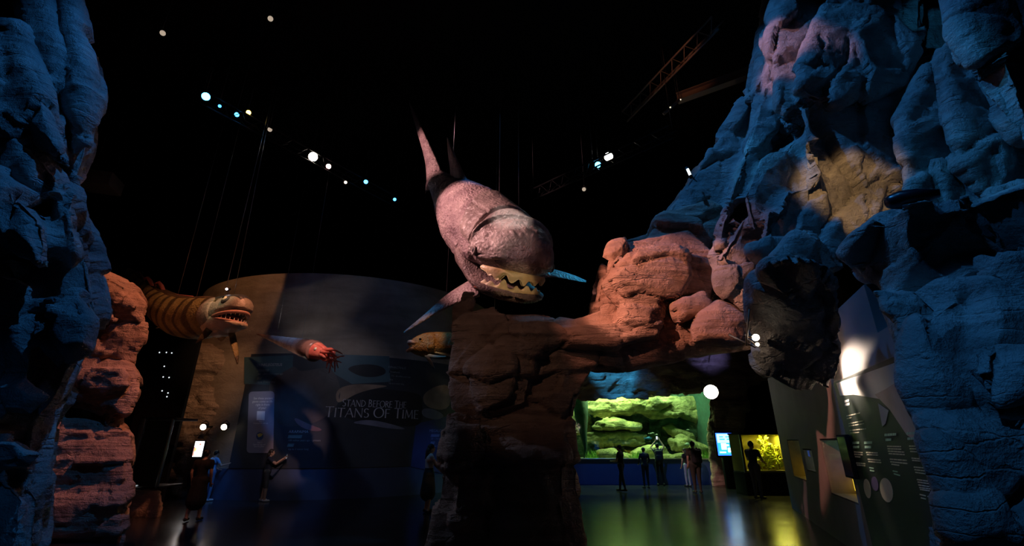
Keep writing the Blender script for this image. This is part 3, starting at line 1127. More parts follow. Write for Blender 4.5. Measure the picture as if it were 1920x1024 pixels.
jl = Loft([dl.pos(x, 0, 0)[0] for x in np.linspace(0, 2.6, 8)], [
    (0.05, .10, .04, .06, -.83), (.11, .45, .06, .16, -.81), (.35, .80, .08, .25, -.77), (.8, .98, .14, .34, -.70), (1.4, 1.04, .25, .44, -.60),
    (1.9, .98, .3, .5, -.55), (2.3, .6, .3, .4, -.5)], up=(0.12, -0.1, 1))


def jawbump(s, ph):
    return 0.025 * fbm(np.stack([s * 3, np.sin(ph) * 3, np.cos(ph) * 3], 1), 4, 55) + 0.016 * np.sin(ph * 46) * sstep(1.7, 2.3, np.abs(ph)) * sstep(1.2, .5, s)


v, f = jl.shell(0.05, 2.25, 46, 96, jawbump)
mesh_obj('lower_jaw', v, f, M_jaw, dunk)
MB().ellipsoid(dl.pos(1.25, 0, -0.62)[0], (0.5, 0.8, 0.28), basis(dl.frame(1.2)[1][0])).build('throat_shade', M_throat_shade, dunk)  # dark filler; the open mouth's shadow is put into its colour

th = np.radians(np.linspace(-112, 112, 150))
deg = np.degrees(th)


def cusp(c, w, h):
    return h * np.clip(1 - np.abs((deg - c) / w), 0, 1) ** 0.8


a_s, b_l = 0.60, 0.84
th = np.radians(np.linspace(-68, 68, 150))
deg = np.degrees(th)


def lobe(c, w, h):
    return h * np.exp(-np.abs((deg - c) / w) ** 2.6)


us = 0.72 - a_s * np.cos(th)
ul = b_l * np.sin(th)
ub = -0.42 - 0.03 * np.sin(deg * 0.11)
for c, w, h in ((-7, 7, .16), (12, 5, .13), (-30, 8, .14), (34, 7, .13), (-47, 5, .05), (54, 7, .10)):
    ub = ub - lobe(c, w, h)
v, f = strip(us, ul, np.full(150, -0.28), ub, dl, 0.055)
mesh_obj('upper_tooth_plate', v, f, M_bone, dunk)
ls = 0.74 - 0.57 * np.cos(th)
ll = 0.81 * np.sin(th)
lb = -0.69 + 0.02 * np.sin(deg * 0.2)
for c, w, h in ((-19, 6, .16), (23, 6, .15), (3, 4, .07), (-42, 6, .09), (45, 6, .11), (-58, 5, .06), (62, 6, .07)):
    lb = lb + lobe(c, w, h)
v, f = strip(ls, ll, lb, np.full(150, -0.84), dl, 0.06)
mesh_obj('lower_tooth_plate', v, f, M_bone, dunk)
gum = [dl.pos(0.74 - 0.62 * math.cos(a), 0.87 * math.sin(a), -0.82)[0] for a in np.radians(np.linspace(-74, 74, 40))]
MB().tube(gum, 0.055, 8).build('gum', M_gum, dunk)

fin('pectoral_fin', [P(900, 556, 11.6), P(838, 578, 11.4), P(792, 604, 11.2), P(757, 625, 11.1)],
    [P(888, 520, 12.0), P(838, 552, 11.7), P(796, 589, 11.4), P(757, 622, 11.15)], 0.10, M_hide, dunk)
fin('pectoral_fin', [P(1000, 498, 11.8), P(1040, 506, 11.9), P(1075, 516, 12.0), P(1099, 526, 12.1)],
    [P(1000, 522, 11.6), P(1040, 521, 11.6), P(1072, 526, 11.7), P(1099, 530, 11.9)], 0.08, M_hide, dunk)
fin('dorsal_fin', [P(898, 366, 11.3), P(872, 330, 11.6), P(853, 290, 11.8), P(839, 257, 11.9)],
    [P(842, 366, 12.4), P(844, 325, 12.4), P(840, 290, 12.2), P(838, 259, 12.0)], 0.13, M_hide, dunk)
fin('tail_fin', [P(838, 345, 12.8), P(820, 300, 13.0), P(795, 247, 13.3), P(768, 191, 13.6)],
    [P(800, 358, 13.2), P(797, 305, 13.3), P(782, 248, 13.5), P(767, 194, 13.65)], 0.10, M_hide, dunk)
fin('tail_fin', [P(814, 336, 13.2), P(806, 345, 13.6), P(800, 358, 14.0)], [P(800, 338, 13.4), P(798, 350, 13.8), P(797, 364, 14.1)], 0.05, M_hide, dunk)

# ---------------------------------------------- striped fish hung on wires
ax_s = P(300, 570, 12.5) - P(440, 588, 11.2)
M_stripe = hide_mat('striped_hide', (0.19, 0.18, 0.06), (0.29, 0.26, 0.09), (0.38, 0.34, 0.14), 0.42, 0.35, 3.5, stripes=(tuple(ax_s), 0.75, (0.07, 0.062, 0.03)))
M_pale = hide_mat('pale_jaw', (0.55, 0.48, 0.33), (0.70, 0.62, 0.44), (0.80, 0.74, 0.60), 0.35, 0.15, 3.0)
M_cheek = hide_mat('grey_head', (0.22, 0.21, 0.16), (0.36, 0.34, 0.26), (0.50, 0.47, 0.36), 0.35, 0.2, 3.0)
M_crown = hide_mat('dark_crown', (0.03, 0.035, 0.035), (0.06, 0.065, 0.06), (0.10, 0.10, 0.09), 0.35, 0.2, 3.0)
M_lip = plain('pink_lip', (0.62, 0.36, 0.27), 0.35, noise=0.15)
M_mouth = plain('mouth_red', (0.10, 0.02, 0.02), 0.45)
M_tooth = plain('tooth', (0.8, 0.74, 0.62), 0.3)
M_iris = plain('iris', (0.70, 0.66, 0.45), 0.2)
M_findark = hide_mat('dark_fin', (0.04, 0.035, 0.02), (0.08, 0.06, 0.03), (0.13, 0.10, 0.05), 0.45, 0.3, 4.0)
M_finred = plain('red_fin_edge', (0.45, 0.16, 0.12), 0.5)
sl = Loft([P(462, 582, 11.0), P(436, 585, 11.2), P(392, 593, 11.6), P(342, 591, 12.1), P(300, 569, 12.5), P(264, 538, 12.9), P(236, 514, 13.2)], [
    (0.0, .08, .10, .04, .08), (.07, .23, .26, .05, .06), (.25, .32, .37, .08, .04), (.55, .38, .43, .14, 0), (.95, .42, .45, .44, 0), (1.7, .50, .53, .60, 0),
    (2.6, .50, .52, .58, 0), (3.4, .42, .45, .50, 0), (4.2, .32, .37, .40, 0), (5.0, .22, .29, .30, 0), (5.8, .13, .23, .23, 0), (6.6, .08, .18, .18, 0)])
sfish = empty('striped_fish', sl.pos(2.0, 0, 0)[0], 'yellow-brown striped fish model with open toothy mouth hung from wires', 'fish model')
v, f = sl.shell(0.70, min(6.5, sl.len), 80, 44, lambda s, p: 0.015 * fbm(np.stack([s * 3, np.sin(p) * 3, np.cos(p) * 3], 1), 3, 61))
mesh_obj('body', v, f, M_stripe, sfish)
v, f = sl.shell(0.0, 1.15, 40, 44, lambda s, p: 0.02 * fbm(np.stack([s * 4, np.sin(p) * 3, np.cos(p) * 3], 1), 3, 62))
mesh_obj('head', v, f, M_cheek, sfish)
v, f = sl.plate(0.03, lambda p: 1.15 - 0.3 * np.abs(p), -0.85, 0.85, 0.02, 26, 26, 0.08)
mesh_obj('crown', v, f, M_crown, sfish)
v, f = sl.plate(0.95, 6.3, -0.75, 0.75, 0.012, 60, 24, 0.1)
mesh_obj('back', v, f, M_findark, sfish)
for sd in (-1, 1):
    v, f = sl.plate(0.78, lambda p: 1.25 - 0.35 * (np.abs(p) - 1.7) ** 2, sd * 0.9, sd * 2.5, 0.035, 20, 24, 0.18)
    mesh_obj('gill_cover', v, f, M_cheek, sfish)
    e0 = sl.surf(0.42, sd * 1.02, 0.0)[0]
    B = basis(sl.surf(0.42, sd * 1.02, 0.2)[0] - e0)
    MB().ellipsoid(e0, (0.05, 0.12, 0.12), B).build('eye_socket', M_crown, sfish)
    ey = MB().ellipsoid(e0 + B[:, 0] * 0.03, (0.05, 0.075, 0.075), B).build('eye', M_iris, sfish)
    MB().ellipsoid(e0 + B[:, 0] * 0.07, (0.018, 0.035, 0.035), B).build('pupil', M_eyeblack, ey)
sj = Loft([sl.pos(x, 0, 0)[0] for x in np.linspace(0, 1.8, 6)], [
    (0.03, .07, .03, .04, -.34), (.10, .21, .04, .11, -.34), (.30, .30, .05, .18, -.31), (.65, .37, .08, .30, -.24), (1.1, .38, .2, .42, -.13), (1.5, .3, .2, .36, -.13)])
v, f = sj.shell(0.03, 1.45, 34, 40, lambda s, p: 0.012 * fbm(np.stack([s * 5, np.sin(p) * 3, np.cos(p) * 3], 1), 3, 63))
mesh_obj('lower_jaw', v, f, M_pale, sfish)
v, f = sj.plate(0.5, 1.15, 2.35, 2 * math.pi - 2.35, 0.05, 20, 20, 0.3)
mesh_obj('throat_pouch', v, f, M_pale, sfish)
for nm, zz, rr in (('upper_lip', -0.05, 0.045), ('lower_lip', -0.32, 0.03)):
    pth = [sl.pos(0.58 - 0.52 * math.cos(a), 0.35 * math.sin(a), zz - (0.10 if nm == 'upper_lip' else -0.08) * (1 - math.cos(a)))[0] for a in np.radians(np.linspace(-105, 105, 30))]
    MB().tube(pth, rr, 8).build(nm, M_lip, sfish)
    for k in range(13):
        a = math.radians(-84 + 14 * k)
        b0 = sl.pos(0.58 - 0.49 * math.cos(a), 0.335 * math.sin(a), zz - (0.10 if nm == 'upper_lip' else -0.08) * (1 - math.cos(a)))[0]
        u = sl.frame(0.3)[3][0]
        MB().tube([b0, b0 + u * (-0.10 if nm == 'upper_lip' else 0.09)], [0.018, 0.003], 6).build('tooth', M_tooth, sfish)
MB().ellipsoid(sl.pos(0.60, 0, -0.19)[0], (0.38, 0.30, 0.11), basis(sl.frame(0.6)[1][0])).build('mouth_lining', M_mouth, sfish)
fin('pectoral_fin', [P(398, 598, 11.22), P(388, 612, 11.14), P(376, 628, 11.07), P(367, 643, 11.07)],
    [P(404, 612, 11.22), P(398, 622, 11.14), P(386, 634, 11.07), P(367, 644, 11.07)], 0.04, M_findark, sfish)
fin('pectoral_fin', [P(428, 624, 11.29), P(432, 645, 11.22), P(438, 664, 11.14), P(444, 683, 11.14)],
    [P(441, 624, 11.36), P(446, 648, 11.29), P(448, 668, 11.22), P(446, 683, 11.14)], 0.05, M_stripe, sfish)
fin('anal_fin', [P(322, 612, 12.22), P(308, 614, 12.30), P(292, 616, 12.37)], [P(316, 606, 12.30), P(306, 611, 12.37), P(292, 615, 12.40)], 0.02, M_pale, sfish)
fin('pelvic_fin', [P(405, 634, 11.58), P(414, 640, 11.50), P(424, 633, 11.43)], [P(404, 628, 11.65), P(414, 632, 11.58), P(422, 628, 11.50)], 0.03, M_pale, sfish)
fin('tail_fin', [P(262, 520, 12.94), P(244, 505, 13.16), P(222, 500, 13.30), P(197, 488, 13.45)],
    [P(244, 540, 13.09), P(232, 527, 13.23), P(216, 526, 13.38), P(202, 527, 13.52)], 0.06, M_findark, sfish)
fin('dorsal_fin', [P(258, 506, 12.80), P(275, 527, 12.58), P(305, 546, 12.37), P(368, 557, 11.79)],
    [P(262, 520, 12.87), P(281, 542, 12.66), P(312, 560, 12.44), P(372, 566, 11.86)], 0.03, M_findark, sfish)
MB().tube([P(262, 510, 12.73), P(270, 524, 12.66), P(277, 532, 12.58)], [0.012, 0.018, 0.01]).build('fin_edge', M_finred, sfish)
for (x0, y0, Y) in ((284, 538, 12.5), (305, 547, 12.35)):
    MB().tube([P(x0 + 10, y0 + 7, Y - .1), P(x0 + 2, y0 - 1, Y), P(x0 - 2, y0 - 11, Y), P(x0 - 7, y0 - 17, Y), P(x0 - 13, y0 - 15, Y), P(x0 - 13, y0 - 9, Y)],
              [0.03, 0.05, 0.055, 0.05, 0.045, 0.03], 8).build('fin_curl', M_finred, sfish)
MB().tube([P(312, 549, 12.30), P(335, 553, 12.08), P(362, 556, 11.86)], 0.016).build('fin_edge', M_finred, sfish)

# ---------------------------------------------- cone-shelled cephalopod
M_cone = hide_mat('ringed_shell', (0.16, 0.07, 0.06), (0.26, 0.12, 0.09), (0.36, 0.17, 0.12), 0.22, 0.12, 3.0)
M_squid = hide_mat('red_flesh', (0.62, 0.10, 0.07), (0.78, 0.17, 0.11), (0.85, 0.28, 0.18), 0.35, 0.15, 4.0)
ct, ca = P(481, 626, 15.2), P(592, 659, 13.7)
cdir = ca - ct
clen = np.linalg.norm(cdir)
CB = basis(cdir)
ceph = empty('cone_shelled_cephalopod', (ct + ca) / 2, 'long ringed cone shell with red tentacled head, hanging over the mural', 'sea creature model')
vs, fs = [], []
nr, nn = 90, 28
for i in range(nr):
    k = i / (nr - 1)
    seg = k * 11.0
    fr = seg - math.floor(seg)
    r = 0.012 + 0.30 * k + (0.035 * k) * (1 - fr) ** 0.6 * (1 if i < nr - 1 else 0)
    for j in range(nn):
        w = 2 * math.pi * j / nn
        vs.append(ct + CB[:, 0] * clen * k + (CB[:, 1] * math.cos(w) + CB[:, 2] * math.sin(w)) * r)
for i in range(nr - 1):
    for j in range(nn):
        fs.append((i * nn + j, i * nn + (j + 1) % nn, (i + 1) * nn + (j + 1) % nn, (i + 1) * nn + j))
fs.append(tuple(range(nn))[::-1])
fs.append(tuple((nr - 1) * nn + j for j in range(nn)))
mesh_obj('shell', vs, fs, M_cone, ceph)
hl = Loft([ca - CB[:, 0] * 0.15 + CB[:, 0] * 0.75 * (1 - k) for k in np.linspace(0, 1, 5)],
          [(0.0, .07, .07, .07), (.12, .12, .13, .13), (.4, .19, .21, .21), (.7, .26, .27, .27)])
v, f = hl.shell(0, 0.7, 18, 24)
mesh_obj('head', v, f, M_squid, ceph)
v, f = hl.plate(0.12, 0.66, -0.8, 0.8, 0.04, 12, 14, 0.2)
mesh_obj('hood', v, f, M_squid, ceph)
for sd in (-1, 1):
    e0 = hl.surf(0.42, sd * 1.2, 0.0)[0]
    B = basis(hl.surf(0.42, sd * 1.2, 0.2)[0] - e0)
    MB().ellipsoid(e0, (0.03, 0.05, 0.05), B).build('eye', M_iris, ceph)
hb = ca + CB[:, 0] * 0.42
rnd = random.Random(5)
tips = [(628, 697, 13.0), (617, 699, 13.2), (634, 690, 13.3), (642, 664, 13.1), (636, 672, 12.9), (625, 690, 13.5), (640, 680, 13.2), (612, 690, 13.0), (646, 668, 13.4)]
for k, tp in enumerate(tips):
    w = 2 * math.pi * k / len(tips)
    p0 = hb + (CB[:, 1] * math.cos(w) + CB[:, 2] * math.sin(w)) * 0.13
    p3 = P(*tp)
    p1 = p0 + CB[:, 0] * 0.22 + (CB[:, 1] * math.cos(w) + CB[:, 2] * math.sin(w)) * 0.05
    p2 = (p1 + p3) / 2 + np.array([0, 0, 0.04])
    pts = hermite([0, .33, .66, 1], [p0, p1, p2, p3], np.linspace(0, 1, 14))
    MB().tube(pts, list(np.linspace(0.06, 0.012, 14)), 8).build('tentacle', M_squid, ceph)

# ---------------------------------------------- orange-scaled fish behind the arch pillar
M_orange = hide_mat('orange_scales', (0.38, 0.15, 0.04), (0.52, 0.24, 0.06), (0.62, 0.33, 0.10), 0.38, 0.55, 5.0)
M_olive = hide_mat('olive_flank', (0.10, 0.07, 0.03), (0.17, 0.11, 0.05), (0.24, 0.17, 0.08), 0.4, 0.4, 5.0)
M_fincream = plain('cream_fin', (0.62, 0.55, 0.40), 0.4, noise=0.12)
ol = Loft([P(766, 648, 11.2), P(800, 647, 11.4), P(850, 648, 11.6), P(920, 650, 11.8), P(990, 655, 12.0)], [
    (0.0, .06, .05, .08, .0), (.06, .14, .12, .16, 0), (.2, .20, .22, .24, 0), (.45, .26, .31, .31, 0), (.9, .29, .34, .34, 0), (1.6, .28, .33, .34, 0), (2.3, .2, .25, .26, 0), (3.0, .08, .14, .14, 0)])
ofish = empty('orange_fish', ol.pos(1.2, 0, 0)[0], 'orange scaly fish model with pink lips peeking out behind the rock pillar', 'fish model')
v, f = ol.shell(0.5, min(2.95, ol.len), 50, 40)
mesh_obj('body', v, f, M_orange, ofish)
v, f = ol.shell(0.05, 0.62, 24, 36, lambda s, p: 0.015 * fbm(np.stack([s * 9, np.sin(p) * 5, np.cos(p) * 5], 1), 3, 81))
mesh_obj('head', v, f, M_orange, ofish)
v, f = ol.plate(0.5, 2.6, 1.75, 2 * math.pi - 1.75, 0.012, 30, 24, 0.1)
mesh_obj('belly', v, f, M_olive, ofish)
for sd in (-1, 1):
    v, f = ol.plate(0.38, lambda p: 0.66 - 0.12 * (np.abs(p) - 1.5) ** 2, sd * 0.7, sd * 2.3, 0.025, 14, 18, 0.25)
    mesh_obj('gill_cover', v, f, M_orange, ofish)
    e0 = ol.surf(0.25, sd * 1.1, 0.0)[0]
    B = basis(ol.surf(0.25, sd * 1.1, 0.2)[0] - e0)
    MB().ellipsoid(e0, (0.02, 0.035, 0.035), B).build('eye', M_eyeblack, ofish)
MB().tube([ol.pos(0.10 - 0.08 * math.cos(a), 0.13 * math.sin(a), 0.04 + 0.05 * math.cos(a))[0] for a in np.radians(np.linspace(-100, 100, 16))], 0.045, 8).build('upper_lip', M_lip, ofish)
MB().tube([ol.pos(0.06 - 0.10 * math.cos(a), 0.13 * math.sin(a), -0.10 - 0.02 * math.cos(a))[0] for a in np.radians(np.linspace(-100, 100, 16))], 0.045, 8).build('lower_lip', M_lip, ofish)
fin('pectoral_fin', [P(796, 668, 11.1), P(803, 678, 11.0), P(809, 686, 10.95), P(816, 692, 10.9)], [P(804, 667, 11.1), P(809, 676, 11.0), P(813, 684, 10.95), P(816, 692, 10.9)], 0.03, M_fincream, ofish)
fin('pelvic_fin', [P(800, 668, 11.1), P(815, 671, 11.1), P(837, 669, 11.2)], [P(806, 664, 11.2), P(818, 666, 11.2), P(837, 668, 11.25)], 0.03, M_fincream, ofish)
fin('anal_fin', [P(815, 662, 11.25), P(838, 668, 11.3), P(852, 669, 11.4)], [P(820, 659, 11.3), P(840, 660, 11.4), P(853, 662, 11.5)], 0.03, M_fincream, ofish)
fin('tail_fin', [ol.pos(2.8, 0, .1)[0], ol.pos(3.0, 0, .3)[0], ol.pos(3.1, 0, .45)[0] + np.array([.25, .02, 0])],
    [ol.pos(2.8, 0, -.1)[0], ol.pos(3.0, 0, -.3)[0] + np.array([.1, 0, 0]), ol.pos(3.1, 0, -.45)[0] + np.array([.25, .02, 0])], 0.03, M_orange, ofish)

# ------------------------------------------------------------------ people
def floor_pt(px, py):
    d = ray(px, py)
    return CAM + d * (-CAM[2] / d[2])


M_skin = plain('skin', (0.50, 0.31, 0.23), 0.5, noise=0.08)
M_hair = plain('hair', (0.018, 0.014, 0.012), 0.45, bump=0.3, nscale=40)
M_blackcloth = plain('black_cloth', (0.012, 0.012, 0.014), 0.8, noise=0.2)
M_navycloth = plain('navy_cloth', (0.03, 0.035, 0.06), 0.8, noise=0.2)
M_bluecloth = plain('blue_cloth', (0.20, 0.42, 0.75), 0.8, noise=0.1)
M_denim = plain('denim', (0.12, 0.20, 0.38), 0.8, noise=0.15)
M_paledenim = plain('pale_denim', (0.35, 0.45, 0.58), 0.8, noise=0.15)
M_greycloth = plain('grey_cloth', (0.10, 0.10, 0.10), 0.8, noise=0.2)
M_khaki = plain('khaki', (0.045, 0.04, 0.032), 0.8, noise=0.15)
M_whitecloth = plain('white_cloth', (0.62, 0.60, 0.58), 0.8, noise=0.06)
M_shoe_w = plain('white_shoe', (0.75, 0.78, 0.82), 0.5)
M_shoe_b = plain('black_shoe', (0.02, 0.02, 0.02), 0.5)
M_bag = plain('bag_fabric', (0.02, 0.02, 0.024), 0.7, noise=0.2)
M_lipm = plain('lips', (0.35, 0.13, 0.11), 0.5)
M_phone = plain('phone_body', (0.02, 0.02, 0.025), 0.2)


def capsule_dist(p, a, b):
    ab = b - a
    t = np.clip(((p - a) @ ab) / (ab @ ab + 1e-9), 0, 1)
    return np.linalg.norm(p - (a + t[:, None] * ab), axis=1)


def person(name, label, base, facing, H=1.7, top=None, bottom=None, shoes=None, arms=None, stance=0.10, stride=0.0, lean=0.0,
           bare_arms=True, dress=False, hair='short', build=1.0, head_turn=0.0, head_tilt=0.0, sleeve=0.5, group=None, bare_legs=False):
    """local frame: x = right, y = forward, z = up, for a height of 1.7 m; arms = ((elbow, wrist) left, (elbow, wrist) right)"""
    k = H / 1.7
    R = rotz(facing)
    base = np.array(base, float)
    root = empty(name, base, label, 'person', group)

    def Wd(p):
        return base + (R @ (np.array(p, float) * k))
    b = build
    ln = lean
    pel, bel, che, nec = (0, 0, .95), (0, ln * .3, 1.12), (0, ln * .7, 1.32), (0, ln, 1.46)
    hd = np.array((0, ln + 0.03 + head_tilt * .05, 1.585))
    if arms is None:
        arms = (((-.24, -.02, 1.14), (-.23, .08, .90)), ((.24, -.02, 1.14), (.23, .08, .90)))
    caps = []          # a, b, ra, rb, material index
    TOP, BOT, SKIN, SHOE = 0, 1, 2, 3
    caps += [((-.07 * b, 0, .95), (.07 * b, 0, .95), .115 * b, .115 * b, BOT), (pel, bel, .125 * b, .115 * b, TOP), (bel, che, .115 * b, .13 * b, TOP),
             ((-.08, ln * .7, 1.33), (.08, ln * .7, 1.33), .115 * b, .115 * b, TOP), ((-.14 * b, ln * .9, 1.41), (.14 * b, ln * .9, 1.41), .062, .062, TOP),
             (nec, tuple(hd - np.array((0, 0, .06))), .055, .05, SKIN)]
    for sd, (el, wr) in zip((-1, 1), arms):
        sh = np.array((sd * .175 * b, ln * .9, 1.40))
        el, wr = np.array(el, float), np.array(wr, float)
        el = el + np.array((0, ln * .6, 0))
        wr = wr + np.array((0, ln * .5, 0))
        md = sh + (el - sh) * sleeve
        caps += [(sh, md, .058 * b, .05, TOP), (md, el, .047, .042, SKIN if bare_arms else TOP), (el, wr, .042, .028, SKIN if bare_arms else TOP)]
    for sd in (-1, 1):
        st = stride * sd
        hip = np.array((sd * .085 * b, 0, .92))
        kn = np.array((sd * (stance + .085) / 2, st * .55 + .02, .50))
        an = np.array((sd * stance, st, .085 + max(0, -st) * .12))
        toe = an + np.array((sd * .02, .15, -.045))
        low = SKIN if (dress or bare_legs) else BOT
        caps += [(hip, kn, .092 * b, .062 * b, BOT), (kn, kn + (an - kn) * .45, .06 * b, .055, low), (kn + (an - kn) * .45, an, .055, .038, low),
                 (an - np.array((0, .04, .035)), toe, .045, .036, SHOE)]
    if dress:
        caps += [(pel, (0, .0, .60), .15 * b, .20 * b, BOT), ((0, 0, .60), (0, 0, .48), .20 * b, .21 * b, BOT)]
    m = MB()
    for a, c, ra, rb, _ in caps:
        a, c = np.array(a, float), np.array(c, float)
        n = 5
        m.tube([a + (c - a) * i / n for i in range(n + 1)], [ra + (rb - ra) * i / n for i in range(n + 1)], 12)
        m.ellipsoid(a, (ra,) * 3, None, 12, 8)
        m.ellipsoid(c, (rb,) * 3, None, 12, 8)
    # head with nose, ears, brow and jaw
    Rh = rotz(head_turn)

    def Hp(p):
        return hd + Rh @ np.array(p, float)
    m.ellipsoid(hd + np.array((0, 0, .02)), (.075, .095, .105), Rh, 16, 12)
    m.ellipsoid(Hp((0, .03, -.055)), (.055, .06, .055), Rh, 12, 8)
    m.tube([Hp((0, .085, .025)), Hp((0, .112, -.012)), Hp((0, .088, -.022))], [.012, .017, .012], 8)
    for sd in (-1, 1):
        m.ellipsoid(Hp((sd * .077, -.005, .0)), (.012, .024, .034), Rh, 8, 6)
    me = bpy.data.meshes.new('t')
    me.from_pydata(m.v, [], m.f)
    t = bpy.data.objects.new('t', me)
    col.objects.link(t)
    r = t.modifiers.new('r', 'REMESH')
    r.mode = 'VOXEL'
    r.voxel_size = 0.015
    s = t.modifiers.new('s', 'SMOOTH')
    s.factor = .5
    s.iterations = 4
    new = bpy.data.meshes.new_from_object(t.evaluated_get(bpy.context.evaluated_depsgraph_get()))
    bpy.data.objects.remove(t)
    nv = len(new.vertices)
    co = np.empty(nv * 3)
    new.vertices.foreach_get('co', co)
    co = co.reshape(-1, 3)
    faces = [list(p.vertices) for p in new.polygons]
    bpy.data.meshes.remove(new)
    ctr = np.array([co[f].mean(0) for f in faces])
    best = np.full(len(faces), 9.0)
    mi = np.zeros(len(faces), int)
    for a, c, ra, rb, q in caps:
        d = capsule_dist(ctr, np.array(a, float), np.array(c, float)) - max(ra, rb)
        w = d < best
        best = np.where(w, d, best)
        mi = np.where(w, q, mi)
    mi = np.where(ctr[:, 2] > 1.475, np.where(np.linalg.norm(ctr - hd, axis=1) < .2, SKIN, mi), mi)
    vs = [Wd(p) for p in co]
    mats = list(mi)
    # hands: palm, four fingers and a thumb each, closing a little
    for sd, (el, wr) in zip((-1, 1), arms):
        el, wr = np.array(el, float) + np.array((0, ln * .6, 0)), np.array(wr, float) + np.array((0, ln * .5, 0))
        B = basis(wr - el, (0, 1, 0.2) if abs((wr - el)[1]) < .8 * np.linalg.norm(wr - el) else (0, 0, 1))
        f_, l_, u_ = B[:, 0], B[:, 1], B[:, 2]
        h = MB()
        h.ellipsoid(wr + f_ * .045, (.05, .040, .018), B, 10, 8)
        for q, (yy, ln_) in enumerate(((-.030, .062), (-.010, .075), (.010, .072), (.029, .055))):
            p0 = wr + f_ * .08 + l_ * yy
            p1 = p0 + f_ * ln_ * .5 + u_ * .008
            p2 = p1 + f_ * ln_ * .32 + u_ * .026
            h.tube([p0, p1, p2], [.0095, .0085, .006], 6)
        p0 = wr + f_ * .03 - l_ * .035
        h.tube([p0, p0 + f_ * .03 - l_ * .022 + u_ * .012, p0 + f_ * .055 - l_ * .020 + u_ * .028], [.011, .010, .007], 6)
        o = len(vs)
        vs += [Wd(p) for p in h.v]
        faces += [[i + o for i in f] for f in h.f]
        mats += [SKIN] * len(h.f)
    body = mesh_obj('body', vs, faces, None, root)
    for mm in (top or M_blackcloth, bottom or M_blackcloth, M_skin, shoes or M_shoe_b):
        body.data.materials.append(mm)
    body.data.polygons.foreach_set('material_index', [int(x) for x in mats])
    # face
    for sd in (-1, 1):
        c = Wd(Hp((sd * .030, .090, .028)))
        MB().ellipsoid(c, (.010 * k, .007 * k, .007 * k), R @ Rh, 8, 6).build('eye', M_eyeblack, root)
    MB().ellipsoid(Wd(Hp((0, .092, -.050))), (.022 * k, .008 * k, .007 * k), R @ Rh, 8, 6).build('mouth', M_lipm, root)
    hm = MB()
    c = hd + Rh @ np.array((0, -.016, .038))
    bb = MB().ellipsoid(c, (.087, .100, .102), Rh, 16, 12)
    keep = [i for i, f in enumerate(bb.f) if not (np.mean([(Rh.T @ (np.array(bb.v[j]) - hd))[1] for j in f]) > .045 and np.mean([bb.v[j][2] for j in f]) < hd[2] + .075)]
    hm.add(bb.v, [bb.f[i] for i in keep])
    if hair == 'long':
        hm.tube([hd + Rh @ np.array((0, -.05, .03)), hd + Rh @ np.array((0, -.085, -.08)), hd + Rh @ np.array((0, -.10, -.24)), hd + Rh @ np.array((0, -.10, -.36))], [.07, .075, .065, .03], 10)
    if hair == 'bun':
        hm.ellipsoid(hd + Rh @ np.array((0, -.10, .07)), (.045, .045, .045), None, 10, 8)
    hm.v = [tuple(Wd(p)) for p in hm.v]
    hm.build('hair', M_hair, root)
    return root, Wd


def phone_at(p, facing, label, lit=None):
    m = rotz(facing)
    root = empty('phone', p, label, 'phone')
    MB().box(p, (0.075, 0.010, 0.15), m, 0.003).build('phone_case', M_phone, root)
    if lit is not None:
        MB().box(np.array(p) + m @ np.array((0, -0.006, 0)), (0.066, 0.002, 0.138), m).build('phone_screen', lit, root)
    return root


def backpack(Wd, label, mat):
    """on the back of a person, given that person's frame"""
    c = Wd((0, -.20, 1.22))
    root = empty('backpack', c, label, 'backpack')
    m = MB()
    e = MB().box((0, 0, 0), (.34, .20, .46), None, .07)
    m.add([Wd((0, -.22, 1.20) + np.array(v)) for v in e.v], e.f)
    m.build('bag_body', mat, root)
    e = MB().box((0, 0, 0), (.26, .08, .24), None, .035)
    MB().add([Wd((0, -.34, 1.12) + np.array(v)) for v in e.v], e.f).build('front_pocket', mat, root)
    for sd in (-1, 1):
        pth = [Wd(p) for p in ((sd * .12, -.13, 1.40), (sd * .125, -.02, 1.49), (sd * .125, .10, 1.44), (sd * .13, .145, 1.28), (sd * .14, .05, 1.06), (sd * .14, -.14, 1.02))]
        MB().tube(pth, .02, 8).build('strap', mat, root)
    return root


def face_to(p, q):
    """rotation that turns local +y from p towards q"""
    d = np.array(q, float)[:2] - np.array(p, float)[:2]
    return math.atan2(-d[0], d[1])


M_scr_white = emitter('phone_screen_light', (0.75, 0.88, 1.0), 1.2)
p_d = floor_pt(359, 978)
p1, w1 = person('person', 'person in black dress walking towards the bright screen by the banded column', p_d, 0.1, H=1.60, dress=True, hair='bun', stride=0.10, build=1.12)
p_d2 = floor_pt(386, 940)
p2, w2 = person('person', 'person in bright blue shirt and jeans beside the bright screen', p_d2, -0.5, H=1.52, top=M_bluecloth, bottom=M_denim, shoes=M_shoe_w,
                arms=(((-.26, .10, 1.15), (-.18, .30, 1.05)), ((.28, .12, 1.18), (.26, .34, 1.22))))
p_e = floor_pt(492, 941)
p3, w3 = person('person', 'long-haired person in white shoes holding up a phone before the mural', p_e, -1.25, H=1.55, top=M_navycloth, bottom=M_greycloth, shoes=M_shoe_w, hair='long',
                arms=(((-.20, .22, 1.20), (-.10, .44, 1.36)), ((.20, .24, 1.22), (.08, .46, 1.40))), bare_legs=True, stride=.06)
phone_at(w3((-.01, .56, 1.46)), -1.25, 'lit phone held up by the person in white shoes', M_scr_white)
p_f = floor_pt(800, 962)
p4, w4 = person('person', 'long-haired person in black skirt and pale straps reaching towards the megalodon text', p_f, -1.15, H=1.72, top=M_whitecloth, bottom=M_blackcloth, hair='long',
                dress=True, arms=(((-.16, .26, 1.12), (.02, .46, 1.30)), ((.22, .20, 1.10), (.10, .44, 1.30))), sleeve=.2)
